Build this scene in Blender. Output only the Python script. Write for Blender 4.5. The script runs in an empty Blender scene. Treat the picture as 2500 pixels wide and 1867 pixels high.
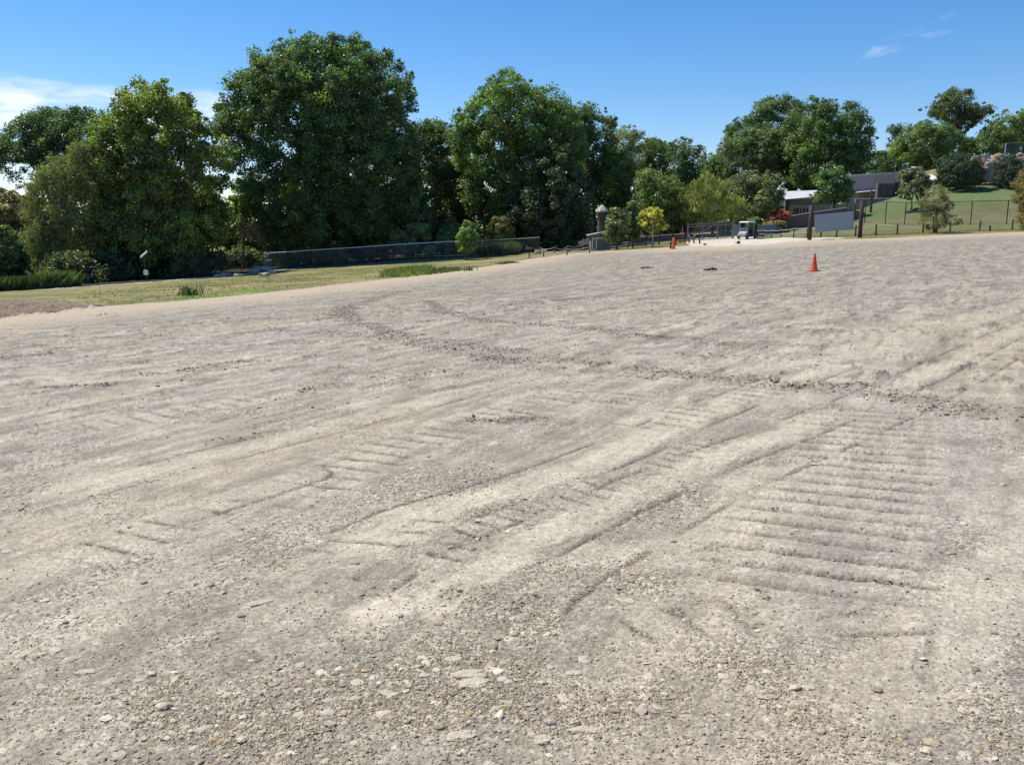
import bpy, math, random
import numpy as np
from mathutils import Vector, Matrix
sc = bpy.context.scene
COL = sc.collection
RNG = np.random.default_rng(7)
random.seed(7)
# ------------------------------------------------------------------ camera
F = 2080.0; PITCH = math.radians(10.17); EYE = 1.6
cam = bpy.data.cameras.new("camera"); camo = bpy.data.objects.new("camera", cam); COL.objects.link(camo)
cam.sensor_fit = 'HORIZONTAL'; cam.sensor_width = 36.0; cam.lens = 36.0 * F / 2500.0
cam.clip_start = 0.05; cam.clip_end = 3000
camo.location = (0, 0, EYE); camo.rotation_euler = (math.pi / 2 - PITCH, 0, 0)
sc.camera = camo
# ------------------------------------------------------------------ sky, sun, exposure
SUN_EL = math.radians(57); SUN_AZ = math.atan2(-0.88, 0.47)      # azimuth from +Y towards +X
sv = Vector((math.sin(SUN_AZ) * math.cos(SUN_EL), math.cos(SUN_AZ) * math.cos(SUN_EL), math.sin(SUN_EL)))
W = bpy.data.worlds.new("World"); sc.world = W; W.use_nodes = True
sc.view_settings.view_transform = 'Standard'; sc.view_settings.look = 'None'
sc.view_settings.exposure = 0.53; sc.view_settings.gamma = 1.0

class NT:
    """tiny node-tree helper"""
    def __init__(s, tree): s.t = tree; s.n = tree.nodes; s.l = tree.links
    def add(s, typ, **kw):
        n = s.n.new(typ)
        for k, v in kw.items():
            if k in ('ins',):
                for kk, vv in v.items():
                    s.put(n.inputs[kk], vv)
            else: setattr(n, k, v)
        return n
    def put(s, sock, v):
        if isinstance(v, bpy.types.NodeSocket): s.l.new(v, sock)
        elif isinstance(v, bpy.types.Node): s.l.new(v.outputs[0], sock)
        else: sock.default_value = v
    def math(s, op, a, b=0.0, c=None, clamp=False):
        n = s.n.new('ShaderNodeMath'); n.operation = op; n.use_clamp = clamp
        s.put(n.inputs[0], a); s.put(n.inputs[1], b)
        if c is not None: s.put(n.inputs[2], c)
        return n.outputs[0]
    def vmath(s, op, a, b=(0, 0, 0)):
        n = s.n.new('ShaderNodeVectorMath'); n.operation = op
        s.put(n.inputs[0], a); s.put(n.inputs[1], b)
        return n
    def mix(s, f, a, b, mode='MIX'):
        n = s.n.new('ShaderNodeMix'); n.data_type = 'RGBA'; n.blend_type = mode
        s.put(n.inputs[0], f); s.put(n.inputs[6], a); s.put(n.inputs[7], b)
        return n.outputs[2]
    def maprange(s, v, a, b, c=0.0, d=1.0, smooth=True):
        n = s.n.new('ShaderNodeMapRange'); n.interpolation_type = 'SMOOTHSTEP' if smooth else 'LINEAR'
        s.put(n.inputs[0], v)
        for i, q in enumerate((a, b, c, d)): s.put(n.inputs[i + 1], q)
        return n.outputs[0]
    def noise(s, vec, scale, detail=3.0, rough=0.5):
        n = s.n.new('ShaderNodeTexNoise'); s.put(n.inputs['Vector'], vec)
        n.inputs['Scale'].default_value = scale; n.inputs['Detail'].default_value = detail
        n.inputs['Roughness'].default_value = rough
        return n.outputs[0]

def c4(c): return (c[0], c[1], c[2], 1.0)
w = NT(W.node_tree); w.n.clear()
sky = w.add('ShaderNodeTexSky', sky_type='NISHITA', sun_disc=False, sun_elevation=SUN_EL, sun_rotation=SUN_AZ,
            altitude=300.0, air_density=1.0, dust_density=0.12, ozone_density=5.5)
tc = w.add('ShaderNodeTexCoord')
sep = w.add('ShaderNodeSeparateXYZ'); w.put(sep.inputs[0], tc.outputs['Generated'])
az = w.math('ARCTAN2', sep.outputs[0], sep.outputs[1])          # radians, + to the right of +Y
el = w.math('ARCSINE', sep.outputs[2])
cmb = w.add('ShaderNodeCombineXYZ'); w.put(cmb.inputs[0], w.math('MULTIPLY', az, 1.0)); w.put(cmb.inputs[1], w.math('MULTIPLY', el, 3.2))
warp = w.noise(cmb.outputs[0], 7.0, 3, .55)
cmb2 = w.add('ShaderNodeCombineXYZ')
w.put(cmb2.inputs[0], w.math('ADD', az, w.math('MULTIPLY', warp, .10)))
w.put(cmb2.inputs[1], w.math('ADD', w.math('MULTIPLY', el, 3.6), w.math('MULTIPLY', warp, .12)))
cn = w.noise(cmb2.outputs[0], 9.0, 6, .55)
def blob(a0, e0, wa, we, slope=0.0):
    """soft elliptical patch of cirrus centred on a direction of the sky"""
    da = w.math('SUBTRACT', az, a0)
    de = w.math('SUBTRACT', w.math('SUBTRACT', el, e0), w.math('MULTIPLY', da, slope))
    q = w.math('ADD', w.math('POWER', w.math('ABSOLUTE', w.math('DIVIDE', da, wa)), 2.0),
               w.math('POWER', w.math('ABSOLUTE', w.math('DIVIDE', de, we)), 2.0))
    return w.maprange(q, 0.0, 1.0, 1.0, 0.0)
def skydir(px, py):
    a = (px - 1250) / F; b = (933.5 - py) / F
    d = Vector((a, math.cos(PITCH) + b * math.sin(PITCH), -math.sin(PITCH) + b * math.cos(PITCH))).normalized()
    return math.atan2(d.x, d.y), math.asin(d.z)
cl = None
for (px, py, wp, hp, sl, st) in [(40, 262, 260, 52, .03, 1.4), (230, 250, 120, 40, .05, .9), (50, 205, 130, 26, -.03, .6), (270, 240, 100, 28, .08, .7),
                                 (500, 285, 210, 62, .02, 1.5), (-60, 390, 130, 40, .0, .8), (30, 440, 60, 50, .0, .4),
                                 (2165, 106, 60, 16, .55, .34), (2225, 80, 90, 12, .38, .42), (2235, 95, 100, 10, .15, .34), (2190, 120, 70, 8, .25, .22), (700, 250, 260, 30, .1, .25)]:
    a0, e0 = skydir(px, py)
    m = w.math('MULTIPLY', blob(a0, e0, wp / F, hp / F, sl), st)
    cl = m if cl is None else w.math('MAXIMUM', cl, m)
cover = w.math('MULTIPLY', cl, w.maprange(cn, .36, .64, .0, 1.0), clamp=True)
skyc = w.add('ShaderNodeHueSaturation'); w.put(skyc.inputs['Color'], sky.outputs[0]); skyc.inputs['Saturation'].default_value = 1.28
skym = w.vmath('MULTIPLY', skyc.outputs[0], (1.12, .98, .98)).outputs[0]
cc = w.mix(w.math('MULTIPLY', cover, .92, clamp=True), skym, (6.9, 7.3, 7.9, 1))
bg = w.add('ShaderNodeBackground'); w.put(bg.inputs[0], cc); bg.inputs[1].default_value = 0.102
wo = w.add('ShaderNodeOutputWorld'); w.l.new(bg.outputs[0], wo.inputs[0])
sl_ = bpy.data.lights.new("sun", 'SUN'); sl_.energy = 3.9; sl_.angle = math.radians(.53); sl_.color = (1.0, .945, .85)
so = bpy.data.objects.new("sun", sl_); COL.objects.link(so); so.rotation_euler = sv.to_track_quat('Z', 'Y').to_euler(); so.location = (0, 0, 60)

# ------------------------------------------------------------------ projection helpers (photo pixel -> real place)
cp, sp = math.cos(PITCH), math.sin(PITCH)
def ray(px, py):
    a = (px - 1250) / F; b = (933.5 - py) / F
    return (a, cp + b * sp, -sp + b * cp)
def At(px, py, Y):
    d = ray(px, py); t = Y / d[1]
    return Vector((d[0] * t, Y, EYE + d[2] * t))

# ------------------------------------------------------------------ terrain (thin-plate surface through surveyed spots)
CT = [(0, 774, 29), (-250, 800, 27), (250, 745, 33), (625, 715, 39), (800, 696, 46), (1000, 672, 56), (1200, 648, 68), (1290, 632, 80), (1400, 618, 84),
      (1600, 605, 86), (1800, 593, 84), (1972, 584, 70), (2098, 581, 70), (2300, 572, 75), (2500, 566, 78), (2750, 556, 80), (1987, 661, 35.5),
      (-200, 722, 58), (0, 712, 62), (160, 703, 65), (358, 691, 70), (640, 665, 85), (765, 655, 90), (1010, 637, 92), (1260, 624, 93), (500, 678, 77),
      (0, 682, 110), (600, 642, 125), (1100, 612, 130), (1500, 590, 135), (-300, 710, 110), (0, 655, 180), (1000, 590, 190), (-500, 700, 180),
      (1700, 588, 100), (1840, 578, 100), (1650, 578, 112), (1740, 567, 113), (1850, 563, 115), (1960, 577, 80), (2060, 576, 80), (2060, 552, 98), (2210, 551, 94), (2370, 549, 91), (2460, 549, 89), (2600, 546, 88),
      (2300, 566, 80), (2480, 562, 82), (2060, 535, 110), (2170, 512, 111), (2240, 488, 112), (2310, 468, 113), (2400, 456, 114), (2470, 458, 112), (2600, 458, 112),
      (1900, 548, 125), (1980, 528, 130), (2100, 490, 132), (2200, 462, 132), (2300, 425, 135), (2400, 405, 135), (2550, 400, 135),
      (2300, 395, 155), (2450, 385, 155), (2700, 385, 150), (2000, 500, 160), (1800, 545, 160)]
cx, cy, cz = [], [], []
for px, py, Y in CT:
    p = At(px, py, Y); cx.append(p.x); cy.append(p.y); cz.append(p.z)
for y in (-40, -15, 0, 6, 12, 18, 26):
    for x in (-30, -12, -4, 4, 12, 30):
        if y >= 12 and abs(x) > y * .75 + 8: continue
        if y == 26 and x < -12: continue
        cx.append(x); cy.append(y); cz.append(.045 * x - .020 * y)
for (x, y, z) in [(-300, 300, -5), (0, 350, -2), (300, 300, 6), (-300, 0, -6), (300, 0, 4), (0, -300, 3), (-200, -200, -3), (200, -200, 6), (130, 80, 5), (-110, 60, -5.5)]:
    cx.append(x); cy.append(y); cz.append(z)
CX = np.array(cx); CY = np.array(cy); CZ = np.array(cz); N = len(CX)
def _U(r2): return r2 * np.log(r2 + 1e-9)
A = np.zeros((N + 3, N + 3)); R2 = (CX[:, None] - CX[None]) ** 2 + (CY[:, None] - CY[None]) ** 2
A[:N, :N] = _U(R2 / 1e4) + np.eye(N) * 2e-5
A[:N, N] = 1; A[:N, N + 1] = CX / 100; A[:N, N + 2] = CY / 100; A[N:, :N] = A[:N, N:].T
SOL = np.linalg.solve(A, np.concatenate([CZ, [0, 0, 0]]))
def terr(x, y):
    x = np.atleast_1d(np.asarray(x, float)); y = np.atleast_1d(np.asarray(y, float))
    out = np.empty(x.shape)
    for i in range(0, x.size, 60000):
        xx = x[i:i + 60000]; yy = y[i:i + 60000]
        r2 = (xx[:, None] - CX[None]) ** 2 + (yy[:, None] - CY[None]) ** 2
        out[i:i + 60000] = _U(r2 / 1e4) @ SOL[:N] + SOL[N] + SOL[N + 1] * xx / 100 + SOL[N + 2] * yy / 100
    return out
def tz(x, y): return float(terr([x], [y])[0])
YS = np.concatenate([np.linspace(1.2, 12, 500), np.linspace(12.05, 200, 1500)])
def GP(px, py):
    """where the sight line through a photo pixel meets the ground"""
    d = ray(px, py); t = YS / d[1]; zz = EYE + d[2] * t; h = terr(d[0] * t, YS)
    k = np.nonzero(zz < h)[0]
    k = k[0] if len(k) else len(YS) - 1
    return Vector((float(d[0] * t[k]), float(YS[k]), float(h[k])))
def GY(px, Y):
    """ground point at depth Y seen in photo column px"""
    z = 0.0
    for _ in range(4):
        zc = (Y * cp - (z - EYE) * sp)
        x = (px - 1250) / F * zc
        z = tz(x, Y)
    return Vector((x, Y, z))
def ppm(Y): return F / (Y * cp + 0.3)      # photo pixels per metre at depth Y

# ------------------------------------------------------------------ numpy noise
def _hash(ix, iy, seed):
    h = (ix.astype(np.int64) * 374761393 + iy.astype(np.int64) * 668265263 + seed * 1442695041) & 0xffffffff
    h = ((h ^ (h >> 13)) * 1274126177) & 0xffffffff
    return (h ^ (h >> 16)) & 0xffffffff
_rs = np.random.default_rng(99); PERM = _rs.permutation(4096).astype(np.int32); PERM2 = np.concatenate([PERM, PERM])
_an = _rs.random(4096) * 2 * math.pi; GCX = np.cos(_an).astype(np.float32); GCY = np.sin(_an).astype(np.float32)
def perlin(x, y, seed=0):
    x = np.asarray(x, float) + seed * 13.37; y = np.asarray(y, float) + seed * 7.91
    fx0 = np.floor(x); fy0 = np.floor(y); ix = fx0.astype(np.int32) & 4095; iy = fy0.astype(np.int32) & 4095
    fx = (x - fx0).astype(np.float32); fy = (y - fy0).astype(np.float32)
    ux = fx * fx * fx * (fx * (fx * 6 - 15) + 10); uy = fy * fy * fy * (fy * (fy * 6 - 15) + 10)
    p0 = PERM[ix]; p1 = PERM[(ix + 1) & 4095]
    def g(p, dx, dy):
        k = PERM2[p + ((iy + dy) & 4095)]
        return GCX[k] * (fx - dx) + GCY[k] * (fy - dy)
    a = g(p0, 0, 0); b = g(p1, 1, 0); c = g(p0, 0, 1); d = g(p1, 1, 1)
    return (a + (b - a) * ux + (c - a) * uy + (a - b - c + d) * ux * uy) * 1.45
def fbm(x, y, oct=4, seed=0, gain=.5):
    s = 0; a = 1; t = 0
    for o in range(oct):
        s = s + a * perlin(x * 2 ** o, y * 2 ** o, seed + o * 17); t += a; a *= gain
    return s / t
def sstep(x, a, b):
    t = np.clip((x - a) / (b - a), 0, 1); return t * t * (3 - 2 * t)
def pl_dist(x, y, pts):
    """distance to a polyline and arc length along it, signed side"""
    best = np.full(x.shape, 1e9); s_at = np.zeros(x.shape); acc = 0.0
    for (x0, y0), (x1, y1) in zip(pts[:-1], pts[1:]):
        L = math.hypot(x1 - x0, y1 - y0); ux, uy = (x1 - x0) / L, (y1 - y0) / L
        t = np.clip((x - x0) * ux + (y - y0) * uy, 0, L)
        qx = x - x0 - t * ux; qy = y - y0 - t * uy
        sd = np.hypot(qx, qy)
        m = sd < np.abs(best); best = np.where(m, sd * np.where(qx * uy - qy * ux > 0, 1, -1), best)
        s_at = np.where(m, acc + t, s_at); acc += L
    return best, s_at
def inpoly(x, y, P):
    c = np.zeros(x.shape, bool); n = len(P); j = n - 1
    for i in range(n):
        xi, yi = P[i]; xj, yj = P[j]
        if yi != yj:
            c ^= ((yi > y) != (yj > y)) & (x < (xj - xi) * (y - yi) / (yj - yi) + xi)
        j = i
    return c

# ------------------------------------------------------------------ object helpers
def link(o): COL.objects.link(o); return o
def npmesh(name, V, Fc, mat=None, cols=None, smooth=False, parent=None):
    """V (n,3); Fc (m,k) index array or list of such arrays"""
    me = bpy.data.meshes.new(name)
    if isinstance(Fc, np.ndarray): Fc = [Fc]
    V = np.asarray(V, np.float32)
    me.vertices.add(len(V)); me.vertices.foreach_set('co', V.ravel())
    lv = np.concatenate([f.ravel() for f in Fc]).astype(np.int32)
    tot = np.concatenate([np.full(len(f), f.shape[1]) for f in Fc])
    st = np.concatenate([[0], np.cumsum(tot)[:-1]]).astype(np.int32)
    me.loops.add(len(lv)); me.loops.foreach_set('vertex_index', lv)
    me.polygons.add(len(tot)); me.polygons.foreach_set('loop_start', st)
    me.polygons.foreach_set('use_smooth', np.full(len(tot), smooth, bool))
    if cols is not None:
        for cn_, arr in cols.items():
            at = me.attributes.new(cn_, 'FLOAT_COLOR', 'POINT')
            a4 = np.ones((len(V), 4), np.float32); a4[:, :arr.shape[1]] = arr
            at.data.foreach_set('color', a4.ravel())
    me.update(calc_edges=True)
    if mat: me.materials.append(mat)
    o = link(bpy.data.objects.new(name, me))
    if parent: o.parent = parent
    return o
def tag(o, label=None, cat=None, group=None, kind=None):
    if label: o['label'] = label
    if cat: o['category'] = cat
    if group: o['group'] = group
    if kind: o['kind'] = kind
    return o
def thing(name, loc, label, cat, group=None, rz=0.0):
    o = link(bpy.data.objects.new(name, None)); o.location = loc; o.rotation_euler = (0, 0, rz); o.empty_display_size = .3
    return tag(o, label, cat, group)
class MB:
    """collects boxes, tubes, lathes into one mesh"""
    def __init__(s): s.v = []; s.f = []
    def raw(s, vs, fs):
        b = len(s.v); s.v += [tuple(q) for q in vs]; s.f += [tuple(b + i for i in f) for f in fs]; return s
    def box(s, c, d, rz=0.0, M=None, taper=1.0):
        hx, hy, hz = d[0] / 2, d[1] / 2, d[2] / 2
        pts = []
        for z in (-1, 1):
            k = taper if z > 0 else 1.0
            for (x, y) in ((-1, -1), (1, -1), (1, 1), (-1, 1)): pts.append(Vector((x * hx * k, y * hy * k, z * hz)))
        R = M if M is not None else Matrix.Rotation(rz, 3, 'Z')
        pts = [R @ p + Vector(c) for p in pts]
        return s.raw(pts, [(3, 2, 1, 0), (4, 5, 6, 7), (0, 1, 5, 4), (1, 2, 6, 5), (2, 3, 7, 6), (3, 0, 4, 7)])
    def tube(s, pts, rads, n=8, cap=True):
        pts = [Vector(p) for p in pts]
        if not hasattr(rads, '__len__'): rads = [rads] * len(pts)
        rings = []; b = len(s.v); up = None
        for i, p in enumerate(pts):
            t = (pts[min(i + 1, len(pts) - 1)] - pts[max(i - 1, 0)]).normalized()
            if up is None or abs(up.dot(t)) > .98: up = Vector((0, 0, 1)) if abs(t.z) < .9 else Vector((1, 0, 0))
            a = t.cross(up).normalized(); c = a.cross(t).normalized(); up = c
            for k in range(n):
                th = 2 * math.pi * k / n
                s.v.append(tuple(p + (a * math.cos(th) + c * math.sin(th)) * rads[i]))
        for i in range(len(pts) - 1):
            for k in range(n):
                k2 = (k + 1) % n
                s.f.append((b + i * n + k, b + i * n + k2, b + (i + 1) * n + k2, b + (i + 1) * n + k))
        if cap:
            s.f.append(tuple(b + k for k in range(n))[::-1]); e = b + (len(pts) - 1) * n
            s.f.append(tuple(e + k for k in range(n)))
        return s
    def lathe(s, prof, c=(0, 0, 0), n=24):
        b = len(s.v); m = len(prof)
        for r, z in prof:
            for k in range(n):
                th = 2 * math.pi * k / n; s.v.append((c[0] + r * math.cos(th), c[1] + r * math.sin(th), c[2] + z))
        for i in range(m - 1):
            for k in range(n):
                k2 = (k + 1) % n; s.f.append((b + i * n + k, b + i * n + k2, b + (i + 1) * n + k2, b + (i + 1) * n + k))
        s.f.append(tuple(b + k for k in range(n))[::-1]); e = b + (m - 1) * n; s.f.append(tuple(e + k for k in range(n)))
        return s
    def prism(s, poly, y0, y1):
        """polygon in x,z extruded along y"""
        n = len(poly); b = len(s.v)
        s.v += [(x, y0, z) for x, z in poly] + [(x, y1, z) for x, z in poly]
        s.f.append(tuple(b + i for i in range(n))); s.f.append(tuple(b + n + i for i in range(n))[::-1])
        for i in range(n):
            j = (i + 1) % n; s.f.append((b + i, b + n + i, b + n + j, b + j))
        return s
    def build(s, name, mat, parent=None, bevel=0.0, smooth=False):
        me = bpy.data.meshes.new(name); me.from_pydata(s.v, [], s.f)
        me.update()
        if smooth: me.polygons.foreach_set('use_smooth', [True] * len(me.polygons))
        me.materials.append(mat)
        o = link(bpy.data.objects.new(name, me))
        if parent: o.parent = parent
        if bevel > 0:
            md = o.modifiers.new('bevel', 'BEVEL'); md.width = bevel; md.segments = 2; md.limit_method = 'ANGLE'
        return o

# ------------------------------------------------------------------ materials
def newmat(name):
    m = bpy.data.materials.new(name); m.use_nodes = True; t = NT(m.node_tree); t.n.clear()
    out = t.add('ShaderNodeOutputMaterial')
    return m, t, out
def principled(t, out, **k):
    b = t.n.new('ShaderNodeBsdfPrincipled')
    for kk, vv in k.items(): t.put(b.inputs[kk.replace('_', ' ')], vv)
    t.l.new(b.outputs[0], out.inputs[0]); return b
def mottled(name, c1, c2, scale=3.0, rough=.8, metal=0.0, bump=.3, streak=(1, 1, 1), spec=.3):
    m, t, out = newmat(name)
    tc = t.add('ShaderNodeTexCoord'); mp = t.add('ShaderNodeMapping'); t.put(mp.inputs[0], tc.outputs['Object']); mp.inputs['Scale'].default_value = streak
    n = t.noise(mp.outputs[0], scale, 5, .6); n2 = t.noise(mp.outputs[0], scale * 7, 3, .6)
    f = t.maprange(t.math('ADD', t.math('MULTIPLY', n, .7), t.math('MULTIPLY', n2, .3)), .35, .65)
    b = principled(t, out, Base_Color=t.mix(f, c4(c1), c4(c2)), Roughness=rough, Metallic=metal)
    b.inputs['Specular IOR Level'].default_value = spec
    if bump:
        bp = t.add('ShaderNodeBump'); bp.inputs['Strength'].default_value = bump; bp.inputs['Distance'].default_value = .02
        t.put(bp.inputs['Height'], n2); t.put(b.inputs['Normal'], bp.outputs[0])
    return m
M = {}
M['bark'] = mottled('bark', (.085, .068, .052), (.15, .125, .10), 2.5, .95, bump=.6, streak=(3, 3, .6))
M['orange'] = mottled('orange_plastic', (.80, .115, .045), (.60, .10, .05), 6, .5, bump=.0)
M['orange_old'] = mottled('faded_orange_plastic', (.72, .17, .04), (.6, .11, .03), 9, .6, bump=.0)
M['black'] = mottled('black_plastic', (.012, .012, .012), (.02, .02, .02), 6, .6)
M['post'] = mottled('dark_timber', (.055, .036, .028), (.085, .058, .045), 4, .9, streak=(4, 4, .5), bump=.5)
M['postgrey'] = mottled('weathered_timber', (.09, .075, .065), (.15, .13, .115), 4, .9, streak=(4, 4, .6), bump=.5)
M['panel'] = mottled('grey_sign_back', (.27, .30, .345), (.30, .33, .375), 1.2, .5, bump=.03)
M['galv'] = mottled('galvanised_steel', (.45, .46, .48), (.58, .59, .61), 5, .38, .75, bump=.05)
M['dkgreenmetal'] = mottled('dark_fence_steel', (.02, .025, .022), (.035, .04, .035), 5, .6, .2, bump=.05)
M['rope'] = mottled('rope', (.42, .38, .34), (.56, .52, .46), 14, .9)
M['white'] = mottled('white_paint', (.72, .72, .70), (.80, .80, .79), 3, .5, bump=.05)
M['whitemetal'] = mottled('white_metal_roof', (.50, .50, .50), (.62, .62, .62), 1.5, .7, .0, bump=.1, streak=(6, 1, 1))
M['brownwall'] = mottled('brown_board_wall', (.17, .115, .10), (.24, .165, .145), 2.2, .85, streak=(6, 6, .4), bump=.3)
M['tanwall'] = mottled('tan_board_wall', (.28, .22, .17), (.36, .29, .22), 2.2, .85, streak=(6, 6, .4), bump=.3)
M['brownfence'] = mottled('brown_fence_boards', (.135, .085, .080), (.19, .125, .115), 2.0, .85, streak=(7, 7, .3), bump=.3)
M['rail'] = mottled('light_rail', (.40, .38, .37), (.52, .50, .48), 6, .7)
M['stone'] = mottled('pale_boulder', (.30, .26, .21), (.46, .42, .36), 1.6, .9, bump=.7)
M['shingle'] = mottled('shake_roof', (.42, .36, .29), (.56, .49, .40), 6, .9, bump=.6)
M['brick'] = mottled('dark_tower_timber', (.07, .055, .055), (.11, .09, .085), 4, .9, bump=.5)
M['blue'] = mottled('blue_plastic', (.10, .16, .33), (.15, .22, .42), 6, .5, bump=.0)
M['soil'] = mottled('dark_soil', (.06, .048, .038), (.11, .09, .07), 3, .95, bump=.8)
M['glass'] = mottled('solar_cells', (.03, .035, .05), (.05, .055, .075), 12, .2, bump=.0, spec=.6)
def mesh_mat(name, col, cover):
    """woven wire too fine to resolve: an even screen of wire and gaps"""
    m, t, out = newmat(name)
    d = t.add('ShaderNodeBsdfPrincipled'); d.inputs['Base Color'].default_value = c4(col); d.inputs['Roughness'].default_value = .5; d.inputs['Metallic'].default_value = .3
    tr = t.add('ShaderNodeBsdfTransparent'); mx = t.add('ShaderNodeMixShader')
    tc = t.add('ShaderNodeTexCoord'); sp_ = t.add('ShaderNodeSeparateXYZ'); t.put(sp_.inputs[0], tc.outputs['Object'])
    u = t.math('ADD', t.math('ADD', sp_.outputs[0], sp_.outputs[1]), sp_.outputs[2]); v = t.math('SUBTRACT', t.math('ADD', sp_.outputs[0], sp_.outputs[1]), sp_.outputs[2])
    fu = t.math('GREATER_THAN', t.math('FRACT', t.math('MULTIPLY', u, 14.0)), 1 - cover / 2); fv = t.math('GREATER_THAN', t.math('FRACT', t.math('MULTIPLY', v, 14.0)), 1 - cover / 2)
    t.put(mx.inputs[0], t.math('MAXIMUM', fu, fv)); t.l.new(tr.outputs[0], mx.inputs[1]); t.l.new(d.outputs[0], mx.inputs[2]); t.l.new(mx.outputs[0], out.inputs[0])
    return m
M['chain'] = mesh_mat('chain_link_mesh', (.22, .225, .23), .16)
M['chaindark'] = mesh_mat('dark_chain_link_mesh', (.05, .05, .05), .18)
M['net'] = mesh_mat('aviary_netting', (.05, .05, .06), .75)
# ------------------------------------------------------------------ the ground: one graded sheet, split into its kinds of surface
def S(pts, k=1.1302): return [(p.x, p.y) for p in (GP(a * k, b * k) for a, b in pts)]
EDGE = [(-700, 860), (-250, 800), (0, 775), (160, 757), (250, 746), (400, 736), (520, 726), (625, 716), (800, 697), (1000, 674), (1100, 662), (1200, 648), (1240, 640), (1290, 632), (1400, 618),
        (1500, 612), (1600, 606), (1640, 603), (1750, 601), (1860, 597), (1970, 587), (2098, 583), (2200, 579), (2300, 574), (2400, 570), (2500, 566), (2750, 556)]
EW = [(p.x, p.y) for p in (GP(a, b) for a, b in EDGE)]
GRAVEL = EW + [(160, 70), (160, -160), (-160, -160), (-160, 10)]
def W2(pts): return [(p.x, p.y) for p in (GP(a, b) for a, b in pts)]
MUD = W2([(-700, 860), (-250, 800), (0, 777), (160, 759), (235, 749), (205, 742), (150, 736), (60, 733), (0, 734), (-250, 745), (-700, 780)])
ROAD = W2([(1630, 604), (1700, 602), (1780, 601), (1860, 598), (1965, 588), (2062, 583), (2060, 580), (1960, 582), (1850, 584), (1845, 577), (1800, 577), (1750, 580), (1690, 587), (1672, 592), (1715, 598), (1650, 600)])
PATHL = W2([(-500, 748), (-200, 722), (0, 711), (160, 703), (358, 689), (500, 677), (640, 664), (740, 653)])
FOREST = [(x, y + 1.0) for x, y in PATHL[:-1]] + W2([(655, 664), (765, 652), (887, 643), (1010, 633), (1135, 627), (1290, 618), (1400, 606), (1480, 600), (1560, 588)]) + [(16, 108), (30, 125), (36, 220), (-160, 220), (-160, 60)]

th_d = np.radians(np.linspace(-37, 37, 1150)); th_c = np.radians(np.linspace(37, 323, 150)[1:-1])
TH = np.concatenate([th_d, th_c])                       # 0 = +Y, clockwise
r1 = 1 / np.linspace(1 / 1.7, 1 / 26, 760); r2 = np.arange(r1[-1] + .16, 134, .16); r3 = np.geomspace(134.4, 900, 40)
r0 = np.array([.15, .4, .7, 1.0, 1.25, 1.5])
RR = np.concatenate([r0, r1, r2[(r2 < 60) | (np.arange(len(r2)) % 2 == 0)], r3])
nT, nR = len(TH), len(RR)
GX = (RR[:, None] * np.sin(TH)[None]).ravel(); GYy = (RR[:, None] * np.cos(TH)[None]).ravel()
B0 = terr(GX, GYy)
far = np.hypot(GX, GYy)
B0 = np.where(far > 260, B0 * 0 + np.clip(B0, -8, 14), B0)
inG = inpoly(GX, GYy, GRAVEL)
x, y = GX, GYy
# streak frame: u along the scraper passes, v across
sa = math.radians(61); u = x * math.cos(sa) + y * math.sin(sa); v = -x * math.sin(sa) + y * math.cos(sa)
wv = .35 * fbm(x * .35, y * .35, 3, 5)
near = sstep(far, 34, 10)
big = fbm(u * .045, (v + wv) * .30, 5, 11, .6)
med = fbm(u * .30, (v + wv) * 1.5, 5, 23, .62)
iso = fbm(x * 2.3, y * 2.3, 5, 31, .62)
fine = fbm(x * 17, y * 17, 4, 41, .7)
xfine = fbm(x * 75, y * 75, 2, 47, .7)
streakf = fbm(u * 1.1, v * 7.0, 4, 53, .6)
patch = fbm(x * .55, y * .55, 4, 61, .55)

groov = np.zeros_like(x); dust = np.zeros_like(x); clod = np.zeros_like(x); H = np.zeros_like(x)
NB = far < 62
xi, yi = x[NB], y[NB]
jx = .10 * fbm(xi * 1.9, yi * 1.9, 4, 71); jn = fbm(xi * 6, yi * 6, 4, 73, .65)
DUST = [([(780, 1175), (880, 1130), (1000, 1088), (1180, 1036), (1350, 968), (1480, 910), (1640, 845), (1800, 792)], .24, 1.0),
        ([(940, 1300), (990, 1262), (1080, 1205), (1220, 1135), (1400, 1050), (1560, 985), (1700, 935), (1860, 870), (2000, 808), (2130, 745), (2250, 690)], .18, 1.0),
        ([(800, 1330), (850, 1310)], .14, 1.0), ([(1420, 1330), (1500, 1270), (1620, 1280), (1700, 1340)], .2, .5),
        ([(1280, 1200), (1450, 1190), (1560, 1140), (1660, 1020)], .25, .6),
        ([(2300, 1160), (2150, 1230), (2080, 1330), (1950, 1400), (1900, 1500)], .30, .9),
        ([(0, 905), (300, 850), (600, 770), (900, 700)], .16, .55), ([(160, 1060), (400, 1000), (660, 935), (900, 872), (1100, 820), (1250, 790)], .26, .7),
        ([(0, 1240), (200, 1160), (420, 1100), (640, 1030)], .22, .5), ([(1840, 760), (2000, 715), (2250, 650)], .5, .8), ([(1100, 700), (1400, 668), (1800, 640), (2200, 600)], .5, .35),
        ([(1650, 795), (1800, 775), (1950, 760)], .35, .6), ([(0, 690), (300, 670), (600, 640), (900, 605), (1200, 580)], .9, .25),
        ([(60, 820), (200, 822), (380, 805)], .5, .7), ([(250, 735), (450, 720), (650, 700)], .7, .45), ([(1560, 870), (1680, 870), (1800, 850)], .3, .5),
        ([(2080, 1080), (2140, 1120), (2250, 1100)], .2, .6), ([(0, 1420), (150, 1380), (300, 1280)], .2, .35), ([(1880, 1470), (2000, 1500), (1950, 1540)], .16, .8),
        ([(250, 1100), (340, 1085)], .14, .5)]
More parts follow.
